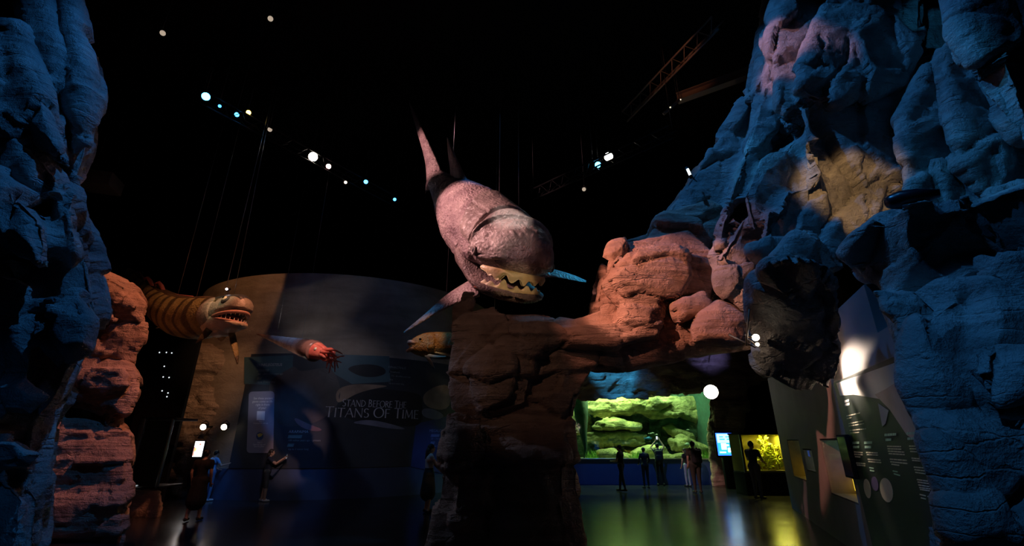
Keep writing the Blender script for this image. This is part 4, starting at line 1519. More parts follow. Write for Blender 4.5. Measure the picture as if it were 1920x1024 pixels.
phone_at(w4((.06, .56, 1.38)), -1.15, 'small phone held by the person beside the rock pillar')
p_a = floor_pt(1168, 922)
p5, w5 = person('person', 'person in dark clothes walking past the left part of the aquarium', p_a, 0.9, H=1.66, top=M_blackcloth, bottom=M_navycloth, stride=.16,
                arms=(((-.26, .06, 1.12), (-.18, .26, 1.10)), ((.26, .08, 1.12), (.16, .28, 1.10))))
p_b = floor_pt(1213, 916)
p6, w6 = person('person', 'short-haired person in black standing still facing the middle of the aquarium', p_b, 0.15, H=1.56, top=M_blackcloth, bottom=M_blackcloth, bare_arms=False,
                arms=(((-.26, .03, 1.15), (-.20, .20, 1.02)), ((.26, .03, 1.15), (.20, .20, 1.02))))
p_c = floor_pt(1240, 911)
p7, w7 = person('person', 'person with both arms raised taking a photo of the aquarium', p_c, -0.15, H=1.72, top=M_greycloth, bottom=M_blackcloth, build=.95,
                arms=(((-.26, .16, 1.55), (-.02, .30, 1.80)), ((.30, .16, 1.58), (.16, .30, 1.86))), sleeve=.25, stance=.12)
phone_at(w7((.07, .36, 1.93)), -0.15, 'phone raised overhead in front of the aquarium', M_scr_white)
backpack(w7, 'dark backpack worn by the person with raised arms', M_bag)
p_g = floor_pt(1292, 913)
p8, w8 = person('person', 'slim person in pale jeans half hidden beside the backpacker', p_g, 0.4, H=1.52, top=M_blackcloth, bottom=M_paledenim, hair='long', build=.9)
p_h = floor_pt(1310, 925)
p9, w9 = person('person', 'broad person in khaki trousers with a large pack watching the aquarium', p_h, 0.05, H=1.80, top=M_khaki, bottom=M_khaki, build=1.22)
backpack(w9, 'large black backpack on the broad person in khaki trousers', M_bag)
p_i = floor_pt(1424, 936)
p10, w10 = person('person', 'person in dark t-shirt reaching towards the yellow plant tank', p_i, -1.1, H=1.80, top=M_navycloth, bottom=M_greycloth, build=1.1,
                  arms=(((-.25, .10, 1.14), (-.12, .36, 1.08)), ((.27, .10, 1.12), (.16, .36, 1.04))))

# ------------------------------------------------------------------ aquarium
def ypt(px, py, Y):
    return P(px, py, Y)


AY = 22.4
ax0, ax1 = P(1040, 861, AY)[0], P(1352, 861, AY)[0]
az0, az1 = P(1200, 861, AY)[2], P(1200, 735, AY)[2]
M_tankback = plain('tank_back_haze', (0.12, 0.38, 0.32), 0.8, noise=0.35, nscale=0.8)  # teal water haze is put into the back panel's colour
M_tankwall = plain('aquarium_base_paint', (0.05, 0.10, 0.32), 0.45, noise=0.15, nscale=1.0)
M_tankrock = rock_mat('algae_rock', (0.16, 0.17, 0.10), (0.44, 0.40, 0.20), (0.75, 0.66, 0.34), strata=2.0, bump=0.9)
M_sand = plain('tank_sand', (0.45, 0.42, 0.24), 0.9, noise=0.2, nscale=5, bump=0.3)
M_grassleaf = plain('water_grass', (0.25, 0.50, 0.06), 0.6, noise=0.3)


def glass_mat(name, tint, gloss=0.06):
    m = bpy.data.materials.new(name)
    m.use_nodes = True
    nt = m.node_tree
    nt.nodes.clear()
    t = nt.nodes.new('ShaderNodeBsdfTransparent')
    t.inputs[0].default_value = (*tint, 1)
    g = nt.nodes.new('ShaderNodeBsdfGlossy')
    g.inputs['Roughness'].default_value = 0.03
    mx = nt.nodes.new('ShaderNodeMixShader')
    mx.inputs[0].default_value = gloss
    o = nt.nodes.new('ShaderNodeOutputMaterial')
    nt.links.new(t.outputs[0], mx.inputs[1])
    nt.links.new(g.outputs[0], mx.inputs[2])
    nt.links.new(mx.outputs[0], o.inputs[0])
    return m


M_glass = glass_mat('aquarium_glass', (0.70, 0.95, 0.80), 0.03)
M_clear = glass_mat('case_glass', (0.95, 0.97, 0.96), 0.04)
TD = 3.4
slab('wall_aquarium', ((ax0 + ax1) / 2, AY + 0.1, az0 / 2), (ax1 - ax0 + 1.2, 0.3, az0), M_tankwall)
ledge = setp(MB().box(((ax0 + ax1) / 2, AY - 0.08, az0 + 0.01), (ax1 - ax0 + 1.2, 0.24, 0.06), None, 0.015).build('trim_1', M_steel, smooth=False), kind='structure')
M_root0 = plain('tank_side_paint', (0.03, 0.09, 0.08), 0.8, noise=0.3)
aq = empty('aquarium', ((ax0 + ax1) / 2, AY + TD / 2, az0), 'big green-lit aquarium set in the rock under the canopy', 'aquarium')
MB().box(((ax0 + ax1) / 2, AY + TD, (az0 + az1) / 2 + .5), (ax1 - ax0, 0.1, az1 - az0 + 1.4), None).build('back_panel', M_tankback, aq, False)
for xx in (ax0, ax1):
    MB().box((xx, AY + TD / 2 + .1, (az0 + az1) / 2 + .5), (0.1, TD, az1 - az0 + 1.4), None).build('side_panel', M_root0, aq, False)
MB().box(((ax0 + ax1) / 2, AY + TD / 2 + .1, az0 - 0.05), (ax1 - ax0, TD, 0.1), None).build('tank_floor', M_sand, aq, False)
MB().box(((ax0 + ax1) / 2, AY + TD / 2 + .1, az1 + 1.2), (ax1 - ax0, TD, 0.1), None).build('tank_lid', M_black, aq, False)
MB().box(((ax0 + ax1) / 2, AY, (az0 + az1) / 2 + .3), (ax1 - ax0, 0.04, az1 - az0 + .9), None).build('glass_pane', M_glass, aq, False)
for k, (fx, c, e) in enumerate(((0.24, (1.0, 1.0, 0.55), 110), (0.5, (1.0, 0.98, 0.45), 160), (0.76, (0.95, 1.0, 0.60), 110))):
    ld = bpy.data.lights.new('tank_lamp', 'AREA')
    ld.energy = e
    ld.color = c
    ld.size, ld.size_y, ld.shape = 1.4, 0.5, 'RECTANGLE'
    lo = bpy.data.objects.new('tank_lamp', ld)
    col.objects.link(lo)
    lo.location = (ax0 + (ax1 - ax0) * fx, AY + 0.9, az1 + 1.05)
    lo.rotation_euler = (math.radians(22), 0, 0)

tank_rocks = [
    ('ledge rock across the top left of the aquarium', [(1105, 748), (1180, 742), (1215, 752), (1195, 775), (1130, 785), (1095, 770)], 24.0),
    ('bright flat rock high in the middle of the aquarium', [(1170, 746), (1240, 738), (1262, 755), (1225, 775), (1180, 768)], 23.8),
    ('sloping rock at the upper right of the aquarium', [(1235, 742), (1330, 745), (1335, 800), (1300, 790), (1250, 770)], 24.6),
    ('yellow shelf rock below the upper ledges in the aquarium', [(1200, 775), (1235, 768), (1290, 772), (1270, 785), (1215, 785)], 24.0),
    ('rounded yellow rock in the left middle of the aquarium', [(1115, 790), (1150, 782), (1205, 795), (1200, 805), (1140, 808), (1112, 802)], 23.7),
    ('broad green rock low on the left of the aquarium', [(1100, 812), (1160, 806), (1215, 815), (1210, 835), (1130, 842), (1095, 830)], 23.8),
    ('slanting teal rock in the right middle of the aquarium', [(1238, 800), (1262, 795), (1300, 815), (1310, 835), (1270, 830)], 24.2),
    ('peaked yellow rock behind the raised arms in the aquarium', [(1253, 826), (1276, 814), (1300, 826), (1338, 842), (1338, 855), (1262, 845)], 23.7),
    ('large olive rock at the bottom middle of the aquarium', [(1180, 848), (1215, 835), (1250, 838), (1262, 862), (1175, 866)], 23.5),
    ('flat tan rock on the aquarium floor at the left', [(1118, 846), (1145, 844), (1190, 856), (1185, 866), (1122, 864)], 23.1),
    ('low rock on the aquarium floor at the right', [(1240, 852), (1290, 848), (1335, 856), (1338, 868), (1245, 868)], 23.1),
    ('pale boulder in the far left corner of the aquarium', [(1070, 770), (1105, 775), (1110, 812), (1075, 815)], 24.6),
]
for k, (lab, pts, Y) in enumerate(tank_rocks):
    o = rock('aquarium_rock', [chunk(pts, 0.9, 0.25, 0.8, Y)], M_tankrock, voxel=0.06, smooth=2, seed=200 + 13 * k, big=0.06, bigf=1.2, block=0.07, blockf=1.1,
             crease=0.04, strata=0.05, freq=2.4, fine=0.02, label=lab, cat='rock', group='aquarium rocks', floor=False)
M_tankfar = rock_mat('deep_tank_rock', (0.08, 0.15, 0.14), (0.16, 0.28, 0.25), (0.30, 0.42, 0.34), strata=1.6, bump=0.9)
rock('aquarium_cliff', [chunk([(1050, 742), (1120, 735), (1345, 728), (1350, 868), (1050, 868)], 0.5, 0.0, 1.0, 25.2),
                            chunk([(1100, 760), (1180, 752), (1200, 800), (1120, 810)], 0.6, 0.1, 0.9, 25.0),
                            chunk([(1210, 780), (1330, 770), (1330, 840), (1230, 850)], 0.6, 0.1, 0.9, 24.9)], M_tankfar, voxel=0.07, smooth=1, seed=333, big=0.10, bigf=0.7,
     block=0.16, blockf=0.8, crease=0.07, strata=0.10, freq=1.5, fine=0.03, label='dim teal rock face closing the back of the aquarium', cat='rock', floor=False)
# hanging root at the left end
M_root = plain('dark_root', (0.03, 0.07, 0.06), 0.7, noise=0.3, bump=0.4)
MB_ = MB().tube([P(1088, 742, 23.1), P(1090, 780, 23.1), P(1094, 815, 23.0), P(1098, 840, 23.0), P(1095, 862, 22.9)], [.36, .33, .16, .08, .03], 14)
setp(MB_.build('hanging_root', M_root), 'dark tapering root hanging down the left end of the aquarium', 'root')
rg = np.random.RandomState(4)
for k, (px0, px1, lab) in enumerate(((1100, 1122, 'left'), (1180, 1205, 'middle'), (1318, 1338, 'right'))):
    g = MB()
    for i in range(70):
        b0 = P(px0 + (px1 - px0) * rg.rand(), 862, 22.7 + 0.5 * rg.rand())
        b0[2] = az0 - .01
        h = 0.15 + 0.3 * rg.rand()
        dx = rg.randn(3) * 0.06
        g.add([b0 + [-.012, 0, 0], b0 + [.012, 0, 0], b0 + [dx[0] + .008, dx[1], h * .6], b0 + [dx[0] - .008, dx[1], h * .6], b0 + [dx[0] * 2, dx[1] * 2, h]],
              [(0, 1, 2, 3), (3, 2, 4)])
    o = g.build('water_grass', M_grassleaf, smooth=False)
    setp(o, {'left': 'bright green water grass at the left foot of the aquarium', 'middle': 'tuft of water grass beside the olive rock',
             'right': 'green water grass in the right corner of the aquarium'}[lab], 'water grass', 'water grass', 'stuff')
# live fish in the tank
M_bluefish = plain('blue_fish', (0.10, 0.35, 0.85), 0.3)
M_whitefish = plain('white_fish', (0.85, 0.9, 0.9), 0.3)


def small_fish(px, py, Y, L_, mat, lab, flip=1, mat2=None):
    c = P(px, py, Y)
    l = Loft([c + np.array([flip * L_ * (0.5 - k), 0, 0]) for k in np.linspace(0, 1, 5)],
             [(0, .01, .01, .01), (L_ * .12, L_ * .05, L_ * .09, L_ * .09), (L_ * .4, L_ * .08, L_ * .17, L_ * .16), (L_ * .75, L_ * .04, L_ * .08, L_ * .08), (L_, .01, L_ * .03, L_ * .03)])
    r = empty('aquarium_fish', c, lab, 'fish')
    v, f = l.shell(0, L_ * .98, 18, 16)
    mesh_obj('body', v, f, mat, r)
    e = l.pos(L_ * .95, 0, 0)[0]
    dx = np.array([-flip * L_, 0, 0])
    fin('tail_fin', [e, e + dx * .1 + [0, 0, L_ * .1], e + dx * .22 + [0, 0, L_ * .2]], [e + dx * .02, e + dx * .16, e + dx * .22 + [0, 0, L_ * .19]], .008, mat, r, 6, 6)
    fin('tail_fin', [e, e + dx * .1 + [0, 0, -L_ * .1], e + dx * .22 + [0, 0, -L_ * .2]], [e + dx * .02, e + dx * .16, e + dx * .22 + [0, 0, -L_ * .19]], .008, mat, r, 6, 6)
    d0 = l.surf(L_ * .3, 0)[0]
    d1 = l.surf(L_ * .65, 0)[0]
    fin('dorsal_fin', [d0, d0 + [0, 0, L_ * .08], d1 + [0, 0, L_ * .12]], [d1, d1 + [0, 0, L_ * .03], d1 + [0, 0, L_ * .11]], .008, mat, r, 6, 6)
    return r


small_fish(1216, 822, 23.0, .34, M_bluefish, 'small bright blue fish in front of the green tank rock')
small_fish(1290, 833, 23.0, .32, M_whitefish, 'small white fish swimming above the right tank rocks', -1)
for (px, py, lb) in ((1224, 812, 'tiny pale fish highest of the shoal left of the phone'), (1231, 815, 'tiny pale fish nearest the raised phone'), (1219, 813, 'tiny pale fish leading the shoal by the blue fish'), (1290, 806, 'tiny pale fish alone under the flood lamp')):
    small_fish(px, py, 23.0, .13, M_whitefish, lb)

# ------------------------------------------------------------------ screen beside the aquarium
def tilt_panel(c, w, h, face, tilt=0.0):
    R = rotz(face)
    return R


def screen_mat(name, c, s):
    return emitter(name, c, s)


M_scr = screen_mat('kiosk_screen', (0.35, 0.72, 1.0), 1.8)
M_scr_teal = screen_mat('kiosk_teal', (0.05, 0.62, 0.75), 1.0)
M_scr_blue = screen_mat('kiosk_rim', (0.02, 0.12, 1.0), 3.0)
M_scr_pic = screen_mat('kiosk_picture', (0.9, 1.0, 1.0), 1.6)
KY = 20.3
kc = P(1360, 833, KY)
kw = P(1377, 833, KY)[0] - P(1343, 833, KY)[0]
kh = P(1360, 813, KY)[2] - P(1360, 855, KY)[2]
kf = 0.12
KR = rotz(kf)


def kp(x, z, d=0.0):
    return kc + KR @ np.array([x, -d, z])


kio = empty('info_screen', (kc[0], kc[1], 0), 'upright blue-white information screen beside the aquarium', 'screen')
MB().box(kp(0, 0, -0.05), (kw + .10, .10, kh + .16), KR, .015).build('housing', M_dark, kio)
MB().box((kc[0], kc[1] + .1, (kc[2] - kh / 2) / 2), (kw * .5, .16, kc[2] - kh / 2), KR, .02).build('stand', M_dark, kio)
MB().box(kp(0, 0, 0.004), (kw, .01, kh), KR).build('screen_rim', M_scr_blue, kio, False)
MB().box(kp(0, kh * .26, 0.012), (kw * .9, .01, kh * .40), KR).build('screen_top_panel', M_scr, kio, False)
MB().box(kp(0, -kh * .2, 0.012), (kw * .9, .01, kh * .50), KR).build('screen_map_panel', M_scr_teal, kio, False)
for (x, z, w, h) in ((-.12, -.10, .30, .28), (.2, -.26, .22, .2), (-.22, -.36, .35, .06), (.1, -.05, .16, .08)):
    MB().box(kp(x * kw, z * kh, 0.019), (w * kw, .006, h * kh), KR).build('screen_picture', M_scr_pic, kio, False)
for (x, z, w) in ((-.2, .33, .22), (.16, .33, .22), (-.16, .22, .3), (.2, .22, .18)):
    MB().box(kp(x * kw, z * kh, 0.019), (w * kw, .006, .05 * kh), KR).build('screen_icon', M_scr_teal, kio, False)

# ------------------------------------------------------------------ yellow planted tank
YT = 17.9
y0, y1 = P(1398, 884, YT), P(1478, 884, YT)
yz0, yz1 = P(1440, 884, YT)[2], P(1440, 815, YT)[2]
yw = y1[0] - y0[0]
yc = (y0[0] + y1[0]) / 2
M_yback = plain('yellow_tank_back', (0.34, 0.28, 0.05), 0.8, noise=0.25, nscale=1.5)
yt = empty('planted_tank', (yc, YT, 0), 'yellow-lit planted tank on a black cabinet at the far right', 'tank')
MB().box((yc, YT + .45, yz0 / 2 - .02), (yw + .1, .9, yz0 - .04), None, .02).build('cabinet', M_black, yt, False)
MB().box((yc, YT + .88, (yz0 + yz1) / 2), (yw, .04, yz1 - yz0), None).build('back_panel', M_yback, yt, False)
for xx in (y0[0], y1[0]):
    MB().box((xx, YT + .45, (yz0 + yz1) / 2), (.04, .88, yz1 - yz0), None).build('side_panel', M_yback, yt, False)
    MB().box((xx, YT, (yz0 + yz1) / 2), (.07, .06, yz1 - yz0 + .1), None).build('frame_post', M_steel, yt, False)
MB().box((yc, YT + .45, yz1 + .03), (yw + .1, .92, .06), None).build('lid', M_black, yt, False)
MB().box((yc, YT + .45, yz0 + .0), (yw, .88, .05), None).build('gravel', M_sand, yt, False)
MB().box((yc, YT, (yz0 + yz1) / 2), (yw, .02, yz1 - yz0), None).build('glass_pane', M_clear, yt, False)
ld = bpy.data.lights.new('planted_tank_lamp', 'AREA')
ld.energy, ld.color, ld.size, ld.size_y, ld.shape = 26, (1.0, 0.88, 0.16), yw * .35, .2, 'RECTANGLE'
lo = bpy.data.objects.new('planted_tank_lamp', ld)
col.objects.link(lo)
lo.location = (yc + yw * .22, YT + .18, yz1 - .03)
M_leaf = plain('bright_leaf', (0.60, 0.68, 0.06), 0.5, noise=0.25)
rg = np.random.RandomState(9)
plant_labels = ['bushy yellow-green plant tallest in the planted tank', 'leafy plant at the front right corner of the planted tank', 'low leafy plant nearest the reaching hand in the planted tank',
                'small leafy plant at the back of the planted tank']
leafmesh = None
for k, (fx, dep, hh, n) in enumerate(((.66, .35, 1.05, 60), (.86, .25, .80, 50), (.48, .25, .50, 36), (.76, .55, .9, 40))):
    b0 = np.array([y0[0] + yw * fx, YT + dep, yz0 + .02])
    r = empty('tank_plant', b0, plant_labels[k], 'plant', 'plants in the planted tank')
    MB().tube([b0, b0 + [0.02, 0, hh * .5], b0 + [-.02, 0, hh]], [.02, .015, .008], 6).build('stem', M_leaf, r)
    for i in range(n):
        z = hh * (0.1 + 0.95 * rg.rand())
        a = rg.rand() * 6.28
        rr = 0.06 + 0.20 * rg.rand() * (1.2 - z / hh)
        p0 = b0 + np.array([math.cos(a) * rr * .9, math.sin(a) * rr * .7, z])
        if leafmesh is None:
            vs = []
            for t in np.linspace(0, 1, 5):
                w = .045 * math.sin(math.pi * min(1, t * .95 + .03))
                vs += [(t * .15, -w, -.03 * t * t), (t * .15, 0, .012 - .03 * t * t), (t * .15, w, -.03 * t * t)]
            fs = []
            for q in range(4):
                fs += [(q * 3, q * 3 + 3, q * 3 + 4, q * 3 + 1), (q * 3 + 1, q * 3 + 4, q * 3 + 5, q * 3 + 2)]
            leafmesh = bpy.data.meshes.new('leaf')
            leafmesh.from_pydata(vs, [], fs)
            leafmesh.materials.append(M_leaf)
        o = bpy.data.objects.new('leaf', leafmesh)
        col.objects.link(o)
        o.parent = r
        o.location = tuple(p0 - b0)
        o.rotation_euler = (rg.randn() * .5, -.6 + rg.randn() * .5, a)
        s_ = .8 + .7 * rg.rand()
        o.scale = (s_, s_, s_)

# ------------------------------------------------------------------ right exhibit wall with recesses
WTOP = 3.75
cases = []
for (xa, ya, xb, yb) in ((1482, 824, 1504, 896), (1509, 842, 1525, 884), (1548, 822, 1594, 932)):
    sA, zA = wall_hit(xa, (ya + yb) / 2)
    sB, zB = wall_hit(xb, (ya + yb) / 2)
    zt = wall_hit((xa + xb) / 2, ya)[1]
    zb = wall_hit((xa + xb) / 2, yb)[1]
    cases.append((min(sA, sB), max(sA, sB), zb, zt))
cases.sort()
wm = MB()
cur = wall_hit(1716, 760)[0]
S_END = wall_hit(1478, 860)[0] + 1.0
s_low = wall_hit(1650, 640)[0]
wall_box(wm, cur, s_low, 0, 3.1, -0.5, 0)
cur = s_low
for (s0, s1, z0, z1) in cases:
    wall_box(wm, cur, s0, 0, WTOP, -0.5, 0)
    wall_box(wm, s0, s1, 0, z0, -0.5, 0)
    wall_box(wm, s0, s1, z1, WTOP, -0.5, 0)
    cur = s1
wall_box(wm, cur, S_END, 0, WTOP, -0.5, 0)
setp(wm.build('wall_exhibit', M_greywall, smooth=False), kind='structure')
M_casein = plain('case_lining', (0.14, 0.11, 0.07), 0.8, noise=0.15)
M_case_blue = emitter('case_backlit_blue', (0.05, 0.25, 0.9), 0.8)
M_case_teal = emitter('case_backlit_teal', (0.2, 0.75, 0.7), 0.8)
M_case_yel = emitter('case_backlit_yellow', (1.0, 0.65, 0.05), 1.3)
M_specimen_glow = emitter('case_backlit_white', (0.65, 0.9, 1.0), 1.6)
clabs = ['showcase recess with blue and yellow lit panels beside the text board', 'small dark showcase recess with one bright specimen', 'narrow warm-lit showcase recess farthest along the right wall']
for k, (s0, s1, z0, z1) in enumerate(cases):
    c = wall_pt((s0 + s1) / 2, z0, -.2)
    r = empty('showcase', c, clabs[k], 'showcase')
    wall_box(MB(), s0 + .01, s1 - .01, z0 + .01, z1 - .01, -0.49, -0.46).build('back_panel', M_casein, r, False)
    for (a, b) in ((s0 + .005, s0 + .025), (s1 - .025, s1 - .005)):
        wall_box(MB(), a, b, z0 + .01, z1 - .01, -.46, -.005).build('side_panel', M_casein, r, False)
    wall_box(MB(), s0 + .025, s1 - .025, z0 + .01, z0 + .03, -.46, -.005).build('shelf', M_casein, r, False)
    wall_box(MB(), s0 + .025, s1 - .025, z1 - .03, z1 - .01, -.46, -.005).build('soffit', M_black, r, False)
    wall_box(MB(), s0 + .026, s1 - .026, z0 + .031, z1 - .031, -.05, -.042).build('glass_pane', M_clear, r, False)
    if k == 0:
        h = z1 - z0
        sb = s1 - .03
        for (a, b, m_) in ((.80, .97, M_case_teal), (.52, .79, M_case_blue), (.36, .51, M_case_blue)):
            wall_box(MB(), s0 + .04, sb, z0 + h * a, z0 + h * b, -.45, -.43).build('backlit_panel', m_, r, False)
        wall_box(MB(), s0 + .04, sb, z0 + h * .08, z0 + h * .28, -.45, -.40).build('backlit_panel', M_case_yel, r, False)
    elif k == 1:
        p = wall_pt((s0 + s1) / 2 + .1, (z0 + z1) / 2, -.3)
        MB().ellipsoid(p, (.10, .10, .14)).build('specimen', M_specimen_glow, r)  # specimen's brightness is put in as a glow of its own
        MB().ellipsoid(p + [0, 0, -.22], (.06, .06, .1)).build('specimen_base', M_casein, r)
    else:
        wall_box(MB(), s0 + .04, s1 - .04, z0 + .05, z0 + .35, -.44, -.40).build('backlit_panel', M_case_yel, r, False)
        wall_box(MB(), s0 + .04, s1 - .04, z0 + .75, z1 - .1, -.45, -.42).build('backlit_panel', M_case_teal, r, False)
    ld = bpy.data.lights.new('case_lamp', 'POINT')
    ld.energy, ld.color, ld.shadow_soft_size = (.5, .12, .4)[k], (1.0, .75, .35), .05
    lo = bpy.data.objects.new('case_lamp', ld)
    col.objects.link(lo)
    lo.location = tuple(wall_pt((s0 + s1) / 2, z1 - .12, -.2))

# dark monitor next to the recess
s0, z0 = wall_hit(1568, 815)
s1, z1 = wall_hit(1602, 905)
r = empty('wall_monitor', wall_pt((s0 + s1) / 2, z1, .03), 'switched-off black monitor on the wall beside the lit showcase', 'monitor')
sa, sb = cases[0][0] - .55, cases[0][0] - .03
zt_ = wall_hit(1600, 815)[1]
wall_box(MB(), sa, sb, 1.25, zt_, 0.050, .10).build('casing', M_black, r, False)
wall_box(MB(), sa + .03, sb - .03, 1.28, zt_ - .03, .1005, .103).build('screen', M_eyeblack, r, False)

# text board
M_board = plain('text_board', (0.016, 0.022, 0.020), 0.5, noise=0.3, nscale=1.5)
M_print_pale = plain('print_pale', (0.74, 0.70, 0.67), 0.6, noise=0.12, nscale=2)
M_print_pink = plain('print_pink', (0.48, 0.38, 0.36), 0.6, noise=0.2, nscale=3)
M_print_blue = plain('print_slate', (0.25, 0.26, 0.36), 0.6, noise=0.2, nscale=3)
M_print_text = plain('print_text', (0.72, 0.64, 0.52), 0.6)
M_print_mint = plain('print_mint', (0.42, 0.62, 0.50), 0.6)
M_print_cream = plain('print_cream', (0.55, 0.48, 0.38), 0.6, noise=0.08)
M_print_purple = plain('print_purple', (0.10, 0.07, 0.18), 0.6)
sL, zT = wall_hit(1567, 718)
sR = wall_hit(1716, 760)[0] + .05
zB = 0.25
board = empty('text_board', wall_pt((sL + sR) / 2, zB, .02), 'tall dark text board with pale top on the right wall', 'information board')
wall_box(MB(), sR, sL, zB, zT, 0.004, .035).build('board', M_board, board, False)


def wall_poly(name, px, mat, off, parent=None):
    """flat print on the board, outlined in photo pixels"""
    pts = []
    for (x, y) in px:
        s, z = wall_hit(x, y, off)
        pts.append(wall_pt(s, z, off))
    bk = [p - WN * .002 for p in pts]
    n = len(pts)
    fs = [tuple(range(n)), tuple(range(2 * n - 1, n - 1, -1))] + [(i, n + i, n + (i + 1) % n, (i + 1) % n) for i in range(n)]
    return mesh_obj(name, pts + bk, fs, mat, parent or board, False)


wall_poly('print_sky', [(1568, 719), (1696, 674), (1700, 735), (1648, 748), (1600, 740), (1575, 742)], M_print_pale, .038)
wall_poly('print_ridge', [(1640, 740), (1660, 730), (1698, 705), (1728, 830), (1722, 830), (1700, 816), (1668, 768)], M_print_pink, .040)
wall_poly('print_peak', [(1646, 756), (1666, 770), (1660, 795), (1654, 800)], M_print_blue, .041)


def text_bar(x0, y0, x1, y1, th, mat):
    """one line of print, broken into words too small to read"""
    rr = random.Random(int(x0 * 7 + y0 * 13))
    t = 0.0
    k = 0
    while t < 1:
        w = min(1 - t, (0.12 + 0.16 * rr.random()))
        a, b = t, t + w * .88
        xa, ya, xb, yb = x0 + (x1 - x0) * a, y0 + (y1 - y0) * a, x0 + (x1 - x0) * b, y0 + (y1 - y0) * b
        bars.append(((xa, ya - th / 2), (xb, yb - th / 2), (xb, yb + th / 2), (xa, ya + th / 2), mat))
        t += w


bars = []
K = 210 / 717.0


def Z(x, y):
    return 1560 + x * K, 660 + y * K


def lines(rows, mat, th):
    for (xa, ya, xb, yb) in rows:
        text_bar(*Z(xa, ya), *Z(xb, yb), th, mat)


lines([(80, 318, 108, 310), (82, 340, 112, 332)], M_print_pale, 4.5)
lines([(92, 411, 180, 390), (94, 427, 124, 421), (105, 460, 198, 441), (106, 475, 208, 458), (112, 503, 218, 492), (116, 519, 172, 515)], M_print_text, 2.0)
lines([(130, 583, 173, 582), (134, 609, 173, 608), (205, 582, 256, 580), (209, 609, 250, 609), (335, 532, 410, 527), (342, 563, 378, 562), (476, 522, 570, 518), (482, 556, 560, 552)], M_print_mint, 4.6)
lines([(140, 640, 196, 645), (142, 655, 196, 659), (146, 670, 180, 673), (154, 711, 214, 716), (158, 724, 214, 729),
       (218, 644, 292, 647), (222, 657, 294, 661), (228, 687, 312, 694), (232, 702, 316, 709),
       (352, 604, 442, 606), (355, 620, 445, 623), (357, 635, 462, 642), (362, 651, 466, 658), (369, 686, 478, 695), (372, 703, 484, 715), (380, 719, 430, 726),
       (492, 603, 572, 604), (496, 620, 575, 622), (500, 637, 580, 642), (508, 680, 585, 687), (512, 694, 590, 701), (522, 737, 606, 745), (527, 754, 612, 764), (532, 771, 622, 784),
       (542, 817, 642, 832), (547, 833, 650, 848), (552, 851, 660, 869), (557, 868, 664, 882), (562, 880, 626, 890), (560, 912, 600, 922), (610, 925, 692, 945), (568, 934, 600, 942)], M_print_text, 2.2)
lines([(238, 741, 266, 745), (242, 758, 270, 764), (388, 762, 420, 768), (395, 780, 436, 792)], M_print_mint, 2.2)
for (a, b, c, d, m_) in bars:
    wall_poly('print_line', [a, b, c, d], m_, .039 if m_ is not M_print_mint else .0415)
for (cx, cy, rx, ry, m_) in ((226, 875, 22, 62, M_print_cream), (348, 885, 40, 78, M_print_cream), (274, 845, 22, 45, M_print_purple)):
    pts = [Z(cx + rx * math.cos(a) + ry * .16 * math.sin(a), cy + ry * math.sin(a)) for a in np.linspace(0, 2 * math.pi, 22, endpoint=False)]
    wall_poly('print_oval', pts, m_, .0395)

# ------------------------------------------------------------------ mural on the gallery wall
PAN = DR + 0.04
zt = drum_hit(640, 665, PAN)[1]
zb = drum_hit(600, 878, PAN)[1]
aL = drum_hit(452, 760, PAN)[0]
M_mural = plain('mural_print', (0.045, 0.055, 0.075), 0.5, noise=0.35, nscale=0.5)
M_mural_dark = plain('mural_dark', (0.018, 0.02, 0.026), 0.5, noise=0.3, nscale=1.0)
M_mural_teal = plain('mural_teal', (0.075, 0.15, 0.19), 0.5, noise=0.3, nscale=0.8)
M_mural_tan = plain('mural_tan', (0.34, 0.24, 0.18), 0.5, noise=0.4, nscale=1.6)
M_mural_grey = plain('mural_grey', (0.085, 0.078, 0.085), 0.5, noise=0.35, nscale=1.2)
M_mural_mauve = plain('mural_mauve', (0.24, 0.14, 0.17), 0.5, noise=0.3, nscale=1.5)
M_mural_pale = plain('mural_pale', (0.20, 0.21, 0.30), 0.5, noise=0.3, nscale=1.5)
M_mural_navy = plain('mural_navy', (0.035, 0.06, 0.22), 0.5, noise=0.25, nscale=0.8)
M_letter = plain('mural_letter', (0.50, 0.52, 0.55), 0.5)
M_letter_b = plain('mural_letter_dim', (0.34, 0.40, 0.40), 0.5)
M_title = plain('title_letter', (0.55, 0.56, 0.62), 0.4, noise=0.3, nscale=2.5)
mural = setp(arc_block('mural_board', aL, -0.35, DR + .005, PAN, zb, zt, M_mural, 40), 'curved dark mural of ancient sea giants with the title on the gallery wall', 'mural')
setp(arc_block('trim_2', aL - .25, -0.35, DR + .004, DR + .02, 0.0, zb - .01, M_wallblue, 40), kind='structure')


